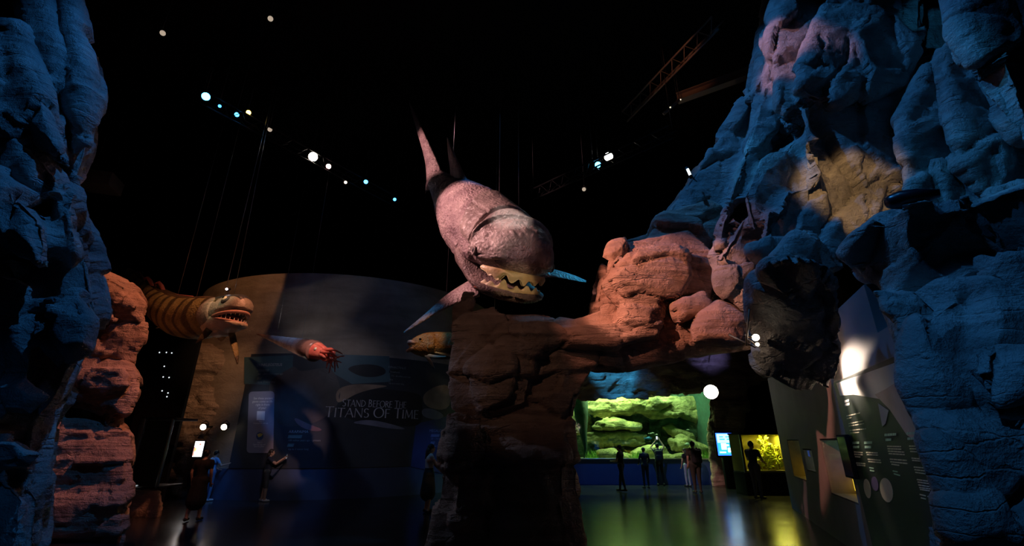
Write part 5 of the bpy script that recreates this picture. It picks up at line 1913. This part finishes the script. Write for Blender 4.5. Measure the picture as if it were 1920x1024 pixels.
def drum_poly(name, px, mat, off, parent=mural, dens=4):
    """flat print on the curved mural, outlined in photo pixels"""
    if dens == 4 and len(px) > 4:          # round off drawn outlines
        for _ in range(2):
            q = []
            for i in range(len(px)):
                a, b = px[i], px[(i + 1) % len(px)]
                q += [(a[0] * .75 + b[0] * .25, a[1] * .75 + b[1] * .25), (a[0] * .25 + b[0] * .75, a[1] * .25 + b[1] * .75)]
            px = q
        dens = 1
    n = len(px)
    pr = []
    for i in range(n):
        a, b = px[i], px[(i + 1) % n]
        for k in range(dens):
            t = k / dens
            pr.append((a[0] + (b[0] - a[0]) * t, a[1] + (b[1] - a[1]) * t))
    uv = [drum_hit(x, y, PAN + off) for (x, y) in pr]
    # triangulate in a fine grid so that it follows the curve
    bm = bmesh.new()
    vs = [bm.verts.new((u[0] * DR, u[1], 0)) for u in uv]
    try:
        f = bm.faces.new(vs)
    except ValueError:
        bm.free()
        return None
    bmesh.ops.triangulate(bm, faces=[f])
    for _ in range(2):
        bmesh.ops.subdivide_edges(bm, edges=[e for e in bm.edges if e.calc_length() > .5], cuts=1)
        bmesh.ops.triangulate(bm, faces=bm.faces[:])
    bm.normal_update()
    bm.verts.index_update()
    V = [drum_pt(v.co.x / DR, v.co.y, PAN + off) for v in bm.verts]
    F = [[v.index for v in f.verts] for f in bm.faces]
    bm.free()
    return mesh_obj(name, V, F, mat, parent, False)


drum_poly('print_water', [(458, 670), (550, 666), (548, 700), (530, 722), (458, 720)], M_mural_teal, .003, mural, 5)
drum_poly('print_water', [(612, 668), (640, 665), (730, 668), (732, 716), (660, 720), (625, 700)], M_mural_teal, .003, mural, 5)
drum_poly('print_water', [(780, 795), (840, 780), (840, 890), (770, 875)], M_mural_navy, .003, mural, 5)
drum_poly('print_armoured_fish', [(500, 715), (545, 690), (552, 686), (562, 698), (600, 690), (618, 690), (632, 705), (640, 735), (632, 765), (600, 790), (560, 800), (520, 800), (512, 760)], M_mural_grey, .005)
drum_poly('print_shadow_fish', [(652, 690), (668, 684), (700, 683), (722, 690), (724, 702), (700, 708), (676, 706), (655, 696)], M_mural_dark, .005)
drum_poly('print_shark_belly', [(630, 730), (660, 720), (700, 721), (733, 724), (700, 729), (668, 738), (645, 752), (630, 756)], M_mural_tan, .006)
drum_poly('print_shark_back', [(645, 752), (668, 738), (705, 728), (745, 732), (790, 738), (792, 760), (792, 800), (740, 800), (660, 790), (630, 770)], M_mural_dark, .007)
drum_poly('print_shark_flank', [(655, 793), (690, 786), (730, 794), (768, 806), (730, 804), (690, 797)], M_mural_pale, .008)
drum_poly('print_fin', [(548, 780), (580, 796), (608, 806), (590, 810), (560, 800)], M_mural_mauve, .009)
drum_poly('print_tail', [(790, 766), (812, 766), (836, 780), (820, 788), (792, 782)], M_mural_pale, .008)
drum_poly('print_tail', [(790, 742), (815, 724), (845, 720), (845, 770), (800, 766)], M_mural_tan, .0075)


def text_flat(body, size, align='LEFT'):
    cu = bpy.data.curves.new('t', 'FONT')
    cu.body = body
    cu.size = size
    cu.align_x = align
    cu.resolution_u = 3
    o = bpy.data.objects.new('t', cu)
    col.objects.link(o)
    me = bpy.data.meshes.new_from_object(o.evaluated_get(bpy.context.evaluated_depsgraph_get()))
    V = np.array([v.co[:] for v in me.vertices])
    F = [list(p.vertices) for p in me.polygons]
    bpy.data.objects.remove(o)
    bpy.data.curves.remove(cu)
    bpy.data.meshes.remove(me)
    return V, F


def drum_text(name, body, px, py, hpx, mat, parent=mural, align='LEFT', off=.012, wpx=None):
    """text with its baseline starting at a pixel, capital height hpx, optional width"""
    a, z = drum_hit(px, py, PAN + off)
    z2 = drum_hit(px, py - hpx, PAN + off)[1]
    V, F = text_flat(body, (z2 - z) / 0.69, align)
    sx = 1.0
    if wpx:
        a2 = drum_hit(px + wpx, py, PAN + off)[0]
        sx = abs(a2 - a) * DR / (V[:, 0].max() - V[:, 0].min())
    W = [drum_pt(a + v[0] * sx / DR, z + v[1], PAN + off) for v in V]
    return mesh_obj(name, W, F, mat, parent, False)


def pill(px0, py0, px1, py1, mat, off=.010):
    return drum_poly('print_tag', [(px0 + 2, py0), (px1, py0), (px1 - 2, py1), (px0, py1)], mat, off)


M_tagp = plain('print_tag', (0.16, 0.26, 0.25), 0.5)
M_tagb = plain('print_tag_blue', (0.16, 0.22, 0.55), 0.5)
M_letter_blue = plain('mural_letter_blue', (0.30, 0.38, 0.85), 0.5)
drum_text('print_heading', 'DUNKLEOSTEUS', 481, 687, 5, M_letter, wpx=47)
pill(481, 692, 505, 697.5, M_tagp)
drum_text('print_text', 'Timeframe', 484, 696.5, 3.2, M_letter_b)
drum_text('print_text', '382 – 358 million years ago', 483, 703, 3.4, M_letter_b, wpx=47)
pill(481, 707, 492, 712.5, M_tagp)
drum_text('print_text', 'Size', 483, 711.5, 3.2, M_letter_b)
drum_text('print_text', 'Up to 10 meter long', 482, 718, 3.4, M_letter_b, wpx=33)
drum_text('print_heading', 'ARAPAIMA', 541, 812, 5, M_letter, wpx=37)
pill(539, 816, 567, 822, M_tagp)
drum_text('print_text', 'Timeframe', 542, 821, 3.2, M_letter_b)
drum_text('print_text', '100 million years ago – present', 540, 827.5, 3.4, M_letter_b, wpx=60)
pill(538, 832, 552, 838, M_tagp)
drum_text('print_text', 'Size', 541, 837, 3.2, M_letter_b)
drum_text('print_text', 'Up to 3 meter long', 540, 844, 3.4, M_letter_b, wpx=38)
drum_text('print_heading', 'XIPHACTINUS', 727, 690, 4, M_letter_b, wpx=34)
pill(729, 694, 748, 699, M_mural_dark)
drum_text('print_text', 'Timeframe', 731, 698.5, 3.0, M_letter_b)
drum_text('print_text', '112 – 66 million years ago', 733, 706, 3.0, M_letter_b, wpx=36)
drum_text('print_text', 'Size', 730, 713, 3.0, M_letter_b)
drum_text('print_text', 'Up to 6 meter long', 729, 720, 3.0, M_letter_b, wpx=28)
drum_text('print_heading', 'MEGALODON', 805, 810, 5, M_letter_blue, wpx=34)
pill(807, 814, 825, 819.5, M_tagb)
drum_text('print_text', 'Timeframe', 809, 818.5, 3.0, M_letter_blue)
drum_text('print_text', '23 – 3.6 million years ago', 808, 824, 3.0, M_letter_blue, wpx=40)
pill(806, 828, 816, 833.5, M_tagb)
drum_text('print_text', 'Size', 808, 832.5, 3.0, M_letter_blue)
drum_text('print_text', 'Up to 20 meter long', 808, 838, 3.0, M_letter_blue, wpx=34)


# title in thin flared capitals
def stroke(poly, widths):
    """ribbon along a polyline with changing width -> verts, faces (2D)"""
    p = np.array(poly, float)
    n = len(p)
    V, F = [], []
    for i in range(n):
        t = p[min(i + 1, n - 1)] - p[max(i - 1, 0)]
        t /= np.linalg.norm(t) + 1e-9
        nn = np.array([-t[1], t[0]])
        V += [p[i] + nn * widths[i] / 2, p[i] - nn * widths[i] / 2]
    for i in range(n - 1):
        F.append((2 * i, 2 * i + 1, 2 * i + 3, 2 * i + 2))
    return V, F


def line(a, b, w, flare=0.035):
    a, b = np.array(a, float), np.array(b, float)
    ts = [0, .06, .15, .85, .94, 1]
    return stroke([a + (b - a) * t for t in ts], [w + flare, w + flare * .3, w, w, w + flare * .3, w + flare])


def arc(cx, cy, rx, ry, a0, a1, w0, w1, n=20):
    """w0 at the top/bottom, w1 at the sides"""
    A = np.radians(np.linspace(a0, a1, n))
    return stroke([(cx + rx * math.cos(a), cy + ry * math.sin(a)) for a in A], [w0 + (w1 - w0) * abs(math.cos(a)) for a in A])


TK, TN = .105, .055
GL = {
    'T': (.72, [line((.36, 0), (.36, 1), TK), line((.02, .97), (.70, .97), TN, .06)]),
    'I': (.26, [line((.13, 0), (.13, 1), TK)]),
    'A': (.82, [line((.03, 0), (.40, 1), TN), line((.40, 1), (.79, 0), TK), line((.18, .36), (.64, .36), TN, 0)]),
    'N': (.86, [line((.10, 0), (.10, 1), TN), line((.10, .98), (.76, .02), TK, 0), line((.76, 0), (.76, 1), TN)]),
    'S': (.58, [arc(.29, .75, .20, .22, 30, 250, TN, TK), arc(.29, .26, .23, .235, 80, -140, TN, TK)]),
    'O': (.96, [arc(.48, .5, .42, .48, 0, 360, TN, TK, 40)]),
    'F': (.58, [line((.12, 0), (.12, 1), TK), line((.12, .97), (.54, .97), TN, .05), line((.12, .53), (.48, .53), TN, .04)]),
    'M': (1.0, [line((.10, 0), (.17, 1), TN), line((.17, 1), (.50, .12), TK, 0), line((.50, .12), (.83, 1), TN, 0), line((.83, 1), (.90, 0), TK)]),
    'E': (.60, [line((.12, 0), (.12, 1), TK), line((.12, .97), (.54, .97), TN, .05), line((.12, .53), (.48, .53), TN, .04), line((.12, .03), (.56, .03), TN, .05)]),
    'D': (.86, [line((.12, 0), (.12, 1), TK), arc(.14, .5, .62, .47, -90, 90, TN, TK)]),
    'B': (.66, [line((.12, 0), (.12, 1), TK), arc(.14, .75, .34, .22, -90, 90, TN, TK), arc(.14, .27, .42, .25, -90, 90, TN, TK)]),
    'R': (.70, [line((.12, 0), (.12, 1), TK), arc(.14, .75, .38, .22, -90, 90, TN, TK), line((.30, .52), (.68, 0), TK)]),
    'H': (.82, [line((.12, 0), (.12, 1), TK), line((.70, 0), (.70, 1), TK), line((.12, .52), (.70, .52), TN, 0)]),
    ' ': (.34, []),
}


def title(body, px0, px1, py, hs, off=.014):
    """each capital is a part of its own; hs = height per letter in pixels"""
    tot = 0
    for ch, h in zip(body, hs):
        tot += (GL[ch][0] + .04) * h
    a0, z0 = drum_hit(px0, py, PAN + off)
    a1 = drum_hit(px1, py, PAN + off)[0]
    zz = drum_hit(px0, py - 10, PAN + off)[1] - z0
    u = (a1 - a0) * DR / tot
    x = 0
    for ch, h in zip(body, hs):
        V, F = [], []
        for (v, f) in GL[ch][1]:
            n = len(V)
            V += list(v)
            F += [[i + n for i in q] for q in f]
        if V:
            W = [drum_pt(a0 + (x + p[0] * h) * u / DR, z0 + p[1] * h * zz / 10, PAN + off) for p in V]
            W2 = [drum_pt(a0 + (x + p[0] * h) * u / DR, z0 + p[1] * h * zz / 10, PAN + off + .012) for p in V]
            n = len(V)
            mesh_obj('title_letter', W2 + W, F + [[i + n for i in q][::-1] for q in F], M_title, mural, False)
        x += (GL[ch][0] + .04) * h


b1 = 'STAND BEFORE THE'
title(b1, 641, 762, 762, [14 if (i in (0, 6, 13)) else 12.5 for i in range(len(b1))])
b2 = 'TITANS OF TIME'
title(b2, 608, 785, 782, [20 if i in (0, 7, 10) else 17.5 for i in range(len(b2))])

# phone-shaped app sign
M_sign = plain('app_sign_print', (0.30, 0.29, 0.40), 0.45, noise=0.15, nscale=1.0)
M_sign_text = plain('app_sign_text', (0.85, 0.84, 0.88), 0.5)
M_globe = plain('print_globe', (0.05, 0.10, 0.25), 0.4, noise=0.5, nscale=6)
M_globe_land = plain('print_globe_land', (0.55, 0.45, 0.12), 0.5, noise=0.3)
pts = []
for (cx, cy, a0) in ((473, 741, 180), (508, 740, 270), (506, 843, 0), (469, 843, 90)):
    for a in np.radians(np.linspace(a0, a0 + 90, 5)):
        pts.append((cx + 6.5 * math.cos(a), cy + 6.5 * math.sin(a)))
sg = drum_poly('app_sign', pts, M_sign, .016, None, 2)
setp(sg, 'pale rounded phone-shaped sign on the left end of the mural', 'sign')
for (t, x, y, w) in (('See these ancient', 475, 749, 36), ('giants come to life', 473, 755, 38), ('right in front', 479, 761, 26), ('of you!', 484, 767, 14)):
    drum_text('sign_text', t, x, y, 4.2, M_sign_text, sg, off=.024, wpx=w)
drum_poly('sign_square', [(482, 771), (497, 771), (496, 788), (481, 788)], M_sign_text, .022, sg)
for (t, x, y, w) in (('Step 1', 485, 791.5, 8), ('Download our web app', 475, 795, 27), ('Step 2', 482, 831, 9), ('Open the app and', 474, 835, 23), ('scan the globe', 476, 838.5, 19)):
    drum_text('sign_text', t, x, y, 2.6, M_sign_text, sg, off=.024, wpx=w)
drum_poly('sign_globe', [(487 + 7 * math.cos(a), 818 + 7.5 * math.sin(a)) for a in np.linspace(0, 6.28, 20, endpoint=False)], M_globe, .020, sg, 1)
drum_poly('sign_globe_land', [(482, 815), (488, 812), (493, 814), (490, 818), (485, 820)], M_globe_land, .023, sg, 1)

# ------------------------------------------------------------------ bright display by the column
KY2 = 16.6
dc = P(372, 842, KY2)
M_disp = emitter('display_white', (1.0, 0.97, 1.0), 2.2)
M_disp_red = emitter('display_red', (1.0, 0.25, 0.15), 1.2)
M_disp_yel = emitter('display_yellow', (1.0, 0.75, 0.2), 1.4)
DW_, DH_ = P(381, 842, KY2)[0] - P(364, 842, KY2)[0], P(372, 829, KY2)[2] - P(372, 858, KY2)[2]
dsp = empty('display_screen', (dc[0], dc[1], 0), 'glowing white upright display in front of the banded column', 'screen')
MB().box(dc + [0, .04, 0], (DW_ + .06, .06, DH_ + .06), None, .01).build('housing', M_dark, dsp)
MB().box((dc[0], dc[1] + .06, (dc[2] - DH_ / 2) / 2), (.12, .10, dc[2] - DH_ / 2), None, .01).build('stand', M_dark, dsp)
MB().box(dc + [0, .006, 0], (DW_, .012, DH_), None).build('screen', M_disp, dsp, False)
MB().ellipsoid(dc + [-DW_ * .32, 0, -.02], (.035, .004, .06)).build('screen_picture', M_disp_yel, dsp)
MB().box(dc + [-DW_ * .44, -.001, -.08], (.03, .004, DH_ * .6)).build('screen_border', M_disp_red, dsp, False)
MB().ellipsoid(dc + [DW_ * .1, 0, DH_ * .3], (.03, .004, .03)).build('screen_picture', M_disp_red, dsp)


# ------------------------------------------------------------------ lamps
def lamp(name, loc, aim, color, strength, label, r=0.12, L_=0.34, group=None, hang=None, cat='spotlight'):
    """can spotlight: housing, glowing lens, yoke and, where it hangs, a drop rod"""
    loc = np.array(loc, float)
    d = np.array(aim, float) - loc
    B = basis(d)
    root = empty(name, loc, label, cat, group)
    m = MB()
    m.tube([loc - B[:, 0] * L_, loc - B[:, 0] * L_ * .9, loc - B[:, 0] * L_ * .3, loc], [r * .6, r * .9, r, r * 1.08], 18)
    m.build('housing', M_dark, root)
    MB().tube([loc + B[:, 0] * .002, loc + B[:, 0] * .02], [r * .98, r * .9], 18).build('lens', emitter(name + '_glow', color, strength), root)
    side = B[:, 1]
    c = loc - B[:, 0] * L_ * .45
    up = np.array([0, 0, 1.0])
    MB().tube([c + side * r * 1.05, c + side * r * 1.2 + up * r * .9, c + up * r * 2.0, c - side * r * 1.2 + up * r * .9, c - side * r * 1.05], .014, 6).build('yoke', M_dark, root)
    if hang is not None:
        MB().tube([c + up * r * 2.0, np.array([c[0], c[1], hang])], .016, 6).build('drop_rod', M_dark, root)
    return root


HEADC = CAM + np.array([0, 0, 0.0])
CEIL = 15.98
TRZ = 12.9
lw = [  # px, py, Y, colour, strength, radius, label
    (386, 181, 10.5, (0.05, 0.45, 1.0), 14, .11, 'brightest blue ceiling spotlight at the upper left'),
    (412, 199, 10.9, (0.05, 0.35, 1.0), 4, .045, 'smallest blue spotlight beside the brightest blue one'),
    (444, 215, 11.3, (0.05, 0.40, 1.0), 7, .065, 'blue spotlight left of the amber one'),
    (466, 211, 11.4, (1.0, 0.55, 0.08), 9, .07, 'amber ceiling spotlight at the upper left'),
    (587, 294, 13.2, (1.0, 0.88, 0.70), 22, .15, 'big warm white ceiling spotlight left of the diving fish'),
    (616, 312, 13.6, (1.0, 0.55, 0.50), 7, .085, 'pinkish ceiling spotlight next to the big white one'),
    (648, 342, 14.2, (1.0, 0.75, 0.55), 2.5, .055, 'small dim warm spotlight between pink and blue ones'),
    (686, 341, 14.5, (0.05, 0.35, 1.0), 8, .075, 'blue spotlight nearest left of the diving fish tail'),
    (740, 374, 15.5, (0.05, 0.40, 1.0), 6, .06, 'small blue spotlight low beside the diving fish'),
    (1121, 309, 13.0, (0.05, 0.45, 1.0), 12, .10, 'blue spotlight paired with a white one right of the fish'),
    (1141, 294, 13.0, (1.0, 0.90, 0.75), 22, .145, 'white spotlight paired with a blue one right of the fish'),
]
for (px, py, Y, c, s_, r_, lab) in lw:
    p = P(px, py, Y)
    lamp('ceiling_spotlight', p, (p * .35 + np.array([0.0, 4.0, 3.0]) * .65), c, s_, lab, r_, .30, 'lit ceiling spotlights', CEIL)
# unlit can bodies; the light they catch is put into a faint lens glow
for (px, py, Y, lab) in ((507, 35, 9.0, 'unlit can spotlight highest at the upper left'), (506, 243, 12.0, 'unlit can spotlight between amber and white lamps'), (1095, 355, 14.0, 'unlit can spotlight below the blue and white pair'),
                         (305, 62, 9.2, 'unlit can spotlight near the top left trusses')):
    p = P(px, py, Y)
    lamp('ceiling_spotlight', p, (p * .5 + np.array([0.0, 5.0, 4.0]) * .5), (1.0, .8, .6), .35, lab, .07, .3, 'unlit ceiling spotlights', CEIL)

# flood lamp beside the aquarium and its brother lamps
p = P(1333, 735, 20.2)
fl = lamp('flood_lamp', p, (p * .2 + np.array([0, 0, 1.6]) * .8), (1.0, 0.86, 0.72), 13, 'dazzling round flood lamp over the right end of the aquarium', .30, .4)
MB().tube([p + [0, .2, .2], p + [.05, 1.0, .5]], .04, 8).build('bracket', M_dark, fl)
for (px, lab) in ((381, 'left one of the two warm lamps on the banded column'), (420, 'right one of the two warm lamps on the banded column')):
    p = P(px, 801, 16.4)
    o = lamp('column_lamp', p, p + [0.1, -1, -.25], (1.0, .84, .62), 14, lab, .10, .2, 'warm lamps on the banded column', None)
    MB().tube([p + [0, .15, 0], p + [0, .75, .05]], .03, 8).build('bracket', M_dark, o)
p = P(1487, 753, 12.5)
o = lamp('wall_lamp', p, p + np.array([-.25, -1, -.9]), (0.70, 1.0, 0.85), 7, 'greenish lamp on the right wall below the dark overhang', .075, .24)
MB().tube([p + [.05, .1, .15], p + [.75, .0, .15]], .02, 8).build('bracket', M_dark, o)
# twin lamp on struts under the overhang
p = P(1417, 633, 6.6)
tw = empty('strut_lamp', p, 'bright lamp on crossed steel struts under the dark overhang', 'spotlight')
q2 = P(1420, 646, 6.6)
for (c_, r_, g_) in ((p, .050, emitter('strut_lamp_glow', (1.0, .90, .72), 16)), (q2, .030, emitter('strut_lamp_dim', (1.0, .85, .6), 3))):
    d_ = CAM - c_
    d_ = d_ / np.linalg.norm(d_)
    MB().tube([c_ - d_ * .10, c_ - d_ * .02, c_ + d_ * .012], [r_ * .7, r_ * 1.1, r_ * 1.15], 14).build('housing', M_dark, tw)
    MB().tube([c_ + d_ * .013, c_ + d_ * .018], [r_, r_ * .9], 14).build('lens', g_, tw)
for pa, pb in (((1367, 628, 6.8), (1417, 652, 6.6)), ((1399, 648, 6.6), (1405, 580, 6.4)), ((1399, 633, 6.65), (1420, 650, 6.6)), ((1397, 628, 6.65), (1415, 634, 6.6))):
    MB().tube([P(*pa), P(*pb)], .012, 6).build('strut', M_truss, tw)
# small lamp clipped to the arch edge
p = P(1291, 322, 8.6)
cl = empty('clip_lamp', p, 'small white lamp bar clipped to the rock edge above the arch', 'spotlight')
MB().tube([P(1289, 317, 8.6), P(1294, 328, 8.6)], .028, 10).build('lens', emitter('clip_lamp_glow', (.8, .95, 1.0), 2.2), cl)
MB().tube([P(1287, 314, 8.63), P(1297, 334, 8.63)], .04, 10).build('housing', M_dark, cl)
MB().tube([P(1297, 332, 8.65), P(1306, 340, 8.9)], .015, 6).build('bracket', M_dark, cl)

# ------------------------------------------------------------------ trusses, beam and vents under the ceiling
def truss(p0, p1, name, label, w=0.34, n=9, mat=M_truss):
    p0, p1 = np.array(p0, float), np.array(p1, float)
    B = basis(p1 - p0)
    c = (p0 + p1) / 2
    r = empty(name, c, label, 'truss')
    offs = [B[:, 1] * w / 2, -B[:, 1] * w / 2, -B[:, 2] * w * .9]
    for o_ in offs:
        MB().tube([p0 + o_, p1 + o_], .028, 8).build('chord', mat, r)
    for i in range(n):
        a = p0 + (p1 - p0) * i / n
        b = p0 + (p1 - p0) * (i + .5) / n
        c_ = p0 + (p1 - p0) * (i + 1) / n
        for u, v in ((0, 2), (1, 2)):
            MB().tube([a + offs[u], b + offs[v], c_ + offs[u]], .014, 6).build('web', mat, r)
    for q in (p0, p1, c):
        MB().tube([q, np.array([q[0], q[1], 16.0])], .012, 6).build('hanger', M_dark, r)
    return r


tA, tB = P(1180, 205, 12.0), P(1345, 40, 9.2)
tB[2] = tA[2]
truss(P(1175, 212, 12.5), P(1345, 35, 8.6), 'ceiling_truss', 'reddish lattice truss running up to the top right', .36, 8)
truss(P(380, 176, 10.6), P(760, 384, 16.2), 'ceiling_truss', 'dark lattice truss carrying the row of coloured spotlights', .36, 14, M_dark)
truss(P(1000, 360, 15.0), P(1260, 240, 10.6), 'ceiling_truss', 'dark lattice truss carrying the blue and white lamp pair', .36, 10, M_dark)
b0, b1_ = P(1270, 185, 11.0), P(1450, 120, 9.6)
bm_ = empty('ceiling_beam', (b0 + b1_) / 2, 'long brown steel beam beside the right cliff top', 'beam')
B = basis(b1_ - b0)
L_ = np.linalg.norm(b1_ - b0)
for dz, (wy, wz) in ((0.12, (.22, .03)), (-0.12, (.22, .03)), (0, (.03, .22))):
    MB().box((b0 + b1_) / 2 + B[:, 2] * dz, (L_, wy, wz), B).build('flange' if dz else 'beam_web', M_truss, bm_, False)
for q in (b0, b1_):
    MB().tube([q, np.array([q[0], q[1], 16.0])], .012, 6).build('hanger', M_dark, bm_)
g0, g1 = P(1244, 214, 10.8), P(1274, 187, 10.6)
lb = empty('lamp_bar', (g0 + g1) / 2, 'short copper-lit lamp bar hanging below the truss', 'lamp bar')
MB().tube([g0, g1], .045, 10).build('bar', M_truss, lb)
MB().tube([g1, np.array([g1[0], g1[1], 16.0])], .010, 6).build('hanger', M_dark, lb)
MB().ellipsoid(g1 + [.03, 0, 0], (.02, .02, .02)).build('lens', emitter('lamp_bar_glow', (1.0, .8, .5), 1.5), lb)
MB().ellipsoid((g0 * .6 + g1 * .4) + [0, -.04, 0], (.022, .022, .022)).build('lens', emitter('lamp_bar_glow2', (1.0, .8, .5), 1.2), lb)
v0 = P(188, 342, 14.0)
vt = empty('air_duct', v0, 'grey air duct end showing dimly beside the blue cliff', 'duct')
MB().box(v0, (1.0, .9, .5), rotz(.3), .03).build('duct_body', plain('duct_grey', (.22, .20, .19), .6), vt)
MB().box(v0 + [-.1, -.47, -.05], (.7, .03, .34), rotz(.3), .01).build('grille', M_dark, vt)
for xx in (-.4, .4):
    MB().tube([v0 + [xx, 0, .25], np.array([v0[0] + xx, v0[1], 16.0])], .014, 6).build('hanger', M_dark, vt)

# ------------------------------------------------------------------ wires
def wire(pa, label, group='suspension wires', top=15.98, r=.007, dx=0.0, dy=0.0):
    pa = np.array(pa, float)
    pb = np.array([pa[0] + dx, pa[1] + dy, top])
    return setp(MB().tube([pa, pb], r, 6).build('suspension_wire', M_steel), label, 'wire', group)


wire(sl.surf(.75, .25)[0] - [0, 0, .02], 'left wire of the pair above the striped fish head', dx=-.25)
wire(sl.surf(.80, -.25)[0] - [0, 0, .02], 'right wire of the pair above the striped fish head', dx=.1)
wire(sl.surf(2.3, 0)[0] - [0, 0, .02], 'thin wire holding the middle of the striped fish')
wire(sl.surf(3.3, 0)[0] - [0, 0, .02], 'thin wire holding the rear of the striped fish')
wire(dl.surf(2.2, .35)[0] - [0, 0, .05], 'thin wire on the left shoulder of the diving fish')
wire(dl.surf(2.2, -.35)[0] - [0, 0, .05], 'thin wire on the right shoulder of the diving fish')
wire(dl.surf(5.6, 0)[0] - [0, 0, .05], 'thin wire near the tail of the diving fish')
wire(ct * .25 + ca * .75 + CB[:, 2] * .22, 'thin wire above the thick end of the cone shell', r=.004)
wire(ct * .65 + ca * .35 + CB[:, 2] * .10, 'thin wire above the slender end of the cone shell', r=.004)
wire(ol.surf(.9, 0)[0] - [0, 0, .02], 'thin wire above the orange fish head', r=.004)
wire(ol.surf(2.2, 0)[0] - [0, 0, .02], 'thin wire above the orange fish tail', r=.004)
# small lamp above the striped fish head
p = sl.surf(.95, 0)[0] + np.array([0, 0, .24])
hl_ = empty('head_lamp', p, 'tiny pinkish lamp clamped on the wires above the striped fish', 'spotlight')
MB().ellipsoid(p, (.03, .03, .03)).build('lens', emitter('head_lamp_glow', (1.0, .8, .85), 8), hl_)
MB().tube([p + [0, .02, 0], p + [0, .12, .04]], [.04, .035], 10).build('housing', M_dark, hl_)
MB().tube([p + [0, .08, .02], p + [0.0, .1, -.26]], .012, 6).build('bracket', M_dark, hl_)

# ------------------------------------------------------------------ dark corner on the left: case, post and sparkles
q = P(252, 845, 13.2)
M_caseg = glass_mat('dark_case_glass', (0.25, 0.27, 0.3), 0.10)
zc0 = P(260, 916, 13.4)[2]
zc1 = P(255, 785, 13.4)[2]
xa, xb = P(246, 850, 13.4)[0], P(312, 850, 13.4)[0]
gc = empty('glass_case', ((xa + xb) / 2, 13.9, zc0), 'tall dark glass case on the low rock plinth', 'glass case')
MB().box(((xa + xb) / 2, 13.9, zc0 + .02), (xb - xa, 1.0, .05), None, .01).build('case_base', M_dark, gc)
MB().box(((xa + xb) / 2, 13.9, zc1), (xb - xa, 1.0, .06), None, .01).build('case_top', M_dark, gc)
MB().box(((xa + xb) / 2, 13.42, (zc0 + zc1) / 2), (xb - xa - .1, .02, zc1 - zc0 - .1), None).build('glass_pane', M_caseg, gc, False)
for xx in (xa + .08, xb - .05):
    MB().box((xx, 13.42, (zc0 + zc1) / 2), (.16 if xx < (xa + xb) / 2 else .05, .08, zc1 - zc0), None, .01).build('post', M_steel, gc)
MB().box((xa + .18, 13.36, zc0 + .06), (.34, .03, .035), None).build('light_strip', emitter('case_strip', (.9, .97, 1.0), 3.0), gc, False)
ex = P(229, 778, 11.6)
eo = empty('green_indicator', ex, 'tiny green exit indicator peeking past the red rock pillar', 'indicator')
MB().box(ex, (.09, .03, .12), None, .01).build('lens', emitter('green_glow', (.05, 1.0, .35), 1.6), eo)
MB().box(ex + [0, .03, 0], (.13, .04, .16), None, .01).build('housing', M_dark, eo)
MB().tube([ex + [0, .04, 0], ex + [-.55, -.1, 0]], .02, 6).build('bracket', M_dark, eo)
spk = emitter('sparkle_glow', (.75, .85, .9), 1.0)
bkp = setp(MB().box((P(310, 700, 14.8)[0], 15.0, 2.6), (1.5, .12, 5.2)).build('screen_wall', M_black, smooth=False), 'black partition with tiny sparkling lights left of the banded column', 'partition')
for k, (px, py) in enumerate(((299, 661), (312, 661), (322, 662), (306, 707), (317, 708), (304, 733), (315, 737), (313, 744), (308, 687))):
    pp = P(px, py, 14.93)
    MB().ellipsoid(pp, (.022, .014, .022), None, 8, 6).build('light_point', spk, bkp)

# ------------------------------------------------------------------ projector on the right ledge
pj0, pj1 = P(1664, 380, 4.95), P(1762, 362, 4.65)
Bp = basis(pj1 - pj0)
pj = empty('projector', (pj0 + pj1) / 2, 'black rounded projector lying on the right rock ledge', 'projector')
Lp = np.linalg.norm(pj1 - pj0)
MB().tube([pj0 - Bp[:, 0] * .02, pj0 + Bp[:, 0] * .03, pj0 + Bp[:, 0] * .12, pj0 + Bp[:, 0] * Lp * .6, pj1], [.06, .09, .115, .105, .05], 18).build('body', plain('projector_shell', (.012, .012, .016), .3), pj)
MB().ellipsoid(pj0 - Bp[:, 0] * .015, (.02, .045, .045), Bp).build('lens', M_eyeblack, pj)
MB().box((pj0 + pj1) / 2 - [0, 0, .13], (.25, .2, .06), Bp, .01).build('foot', M_dark, pj)
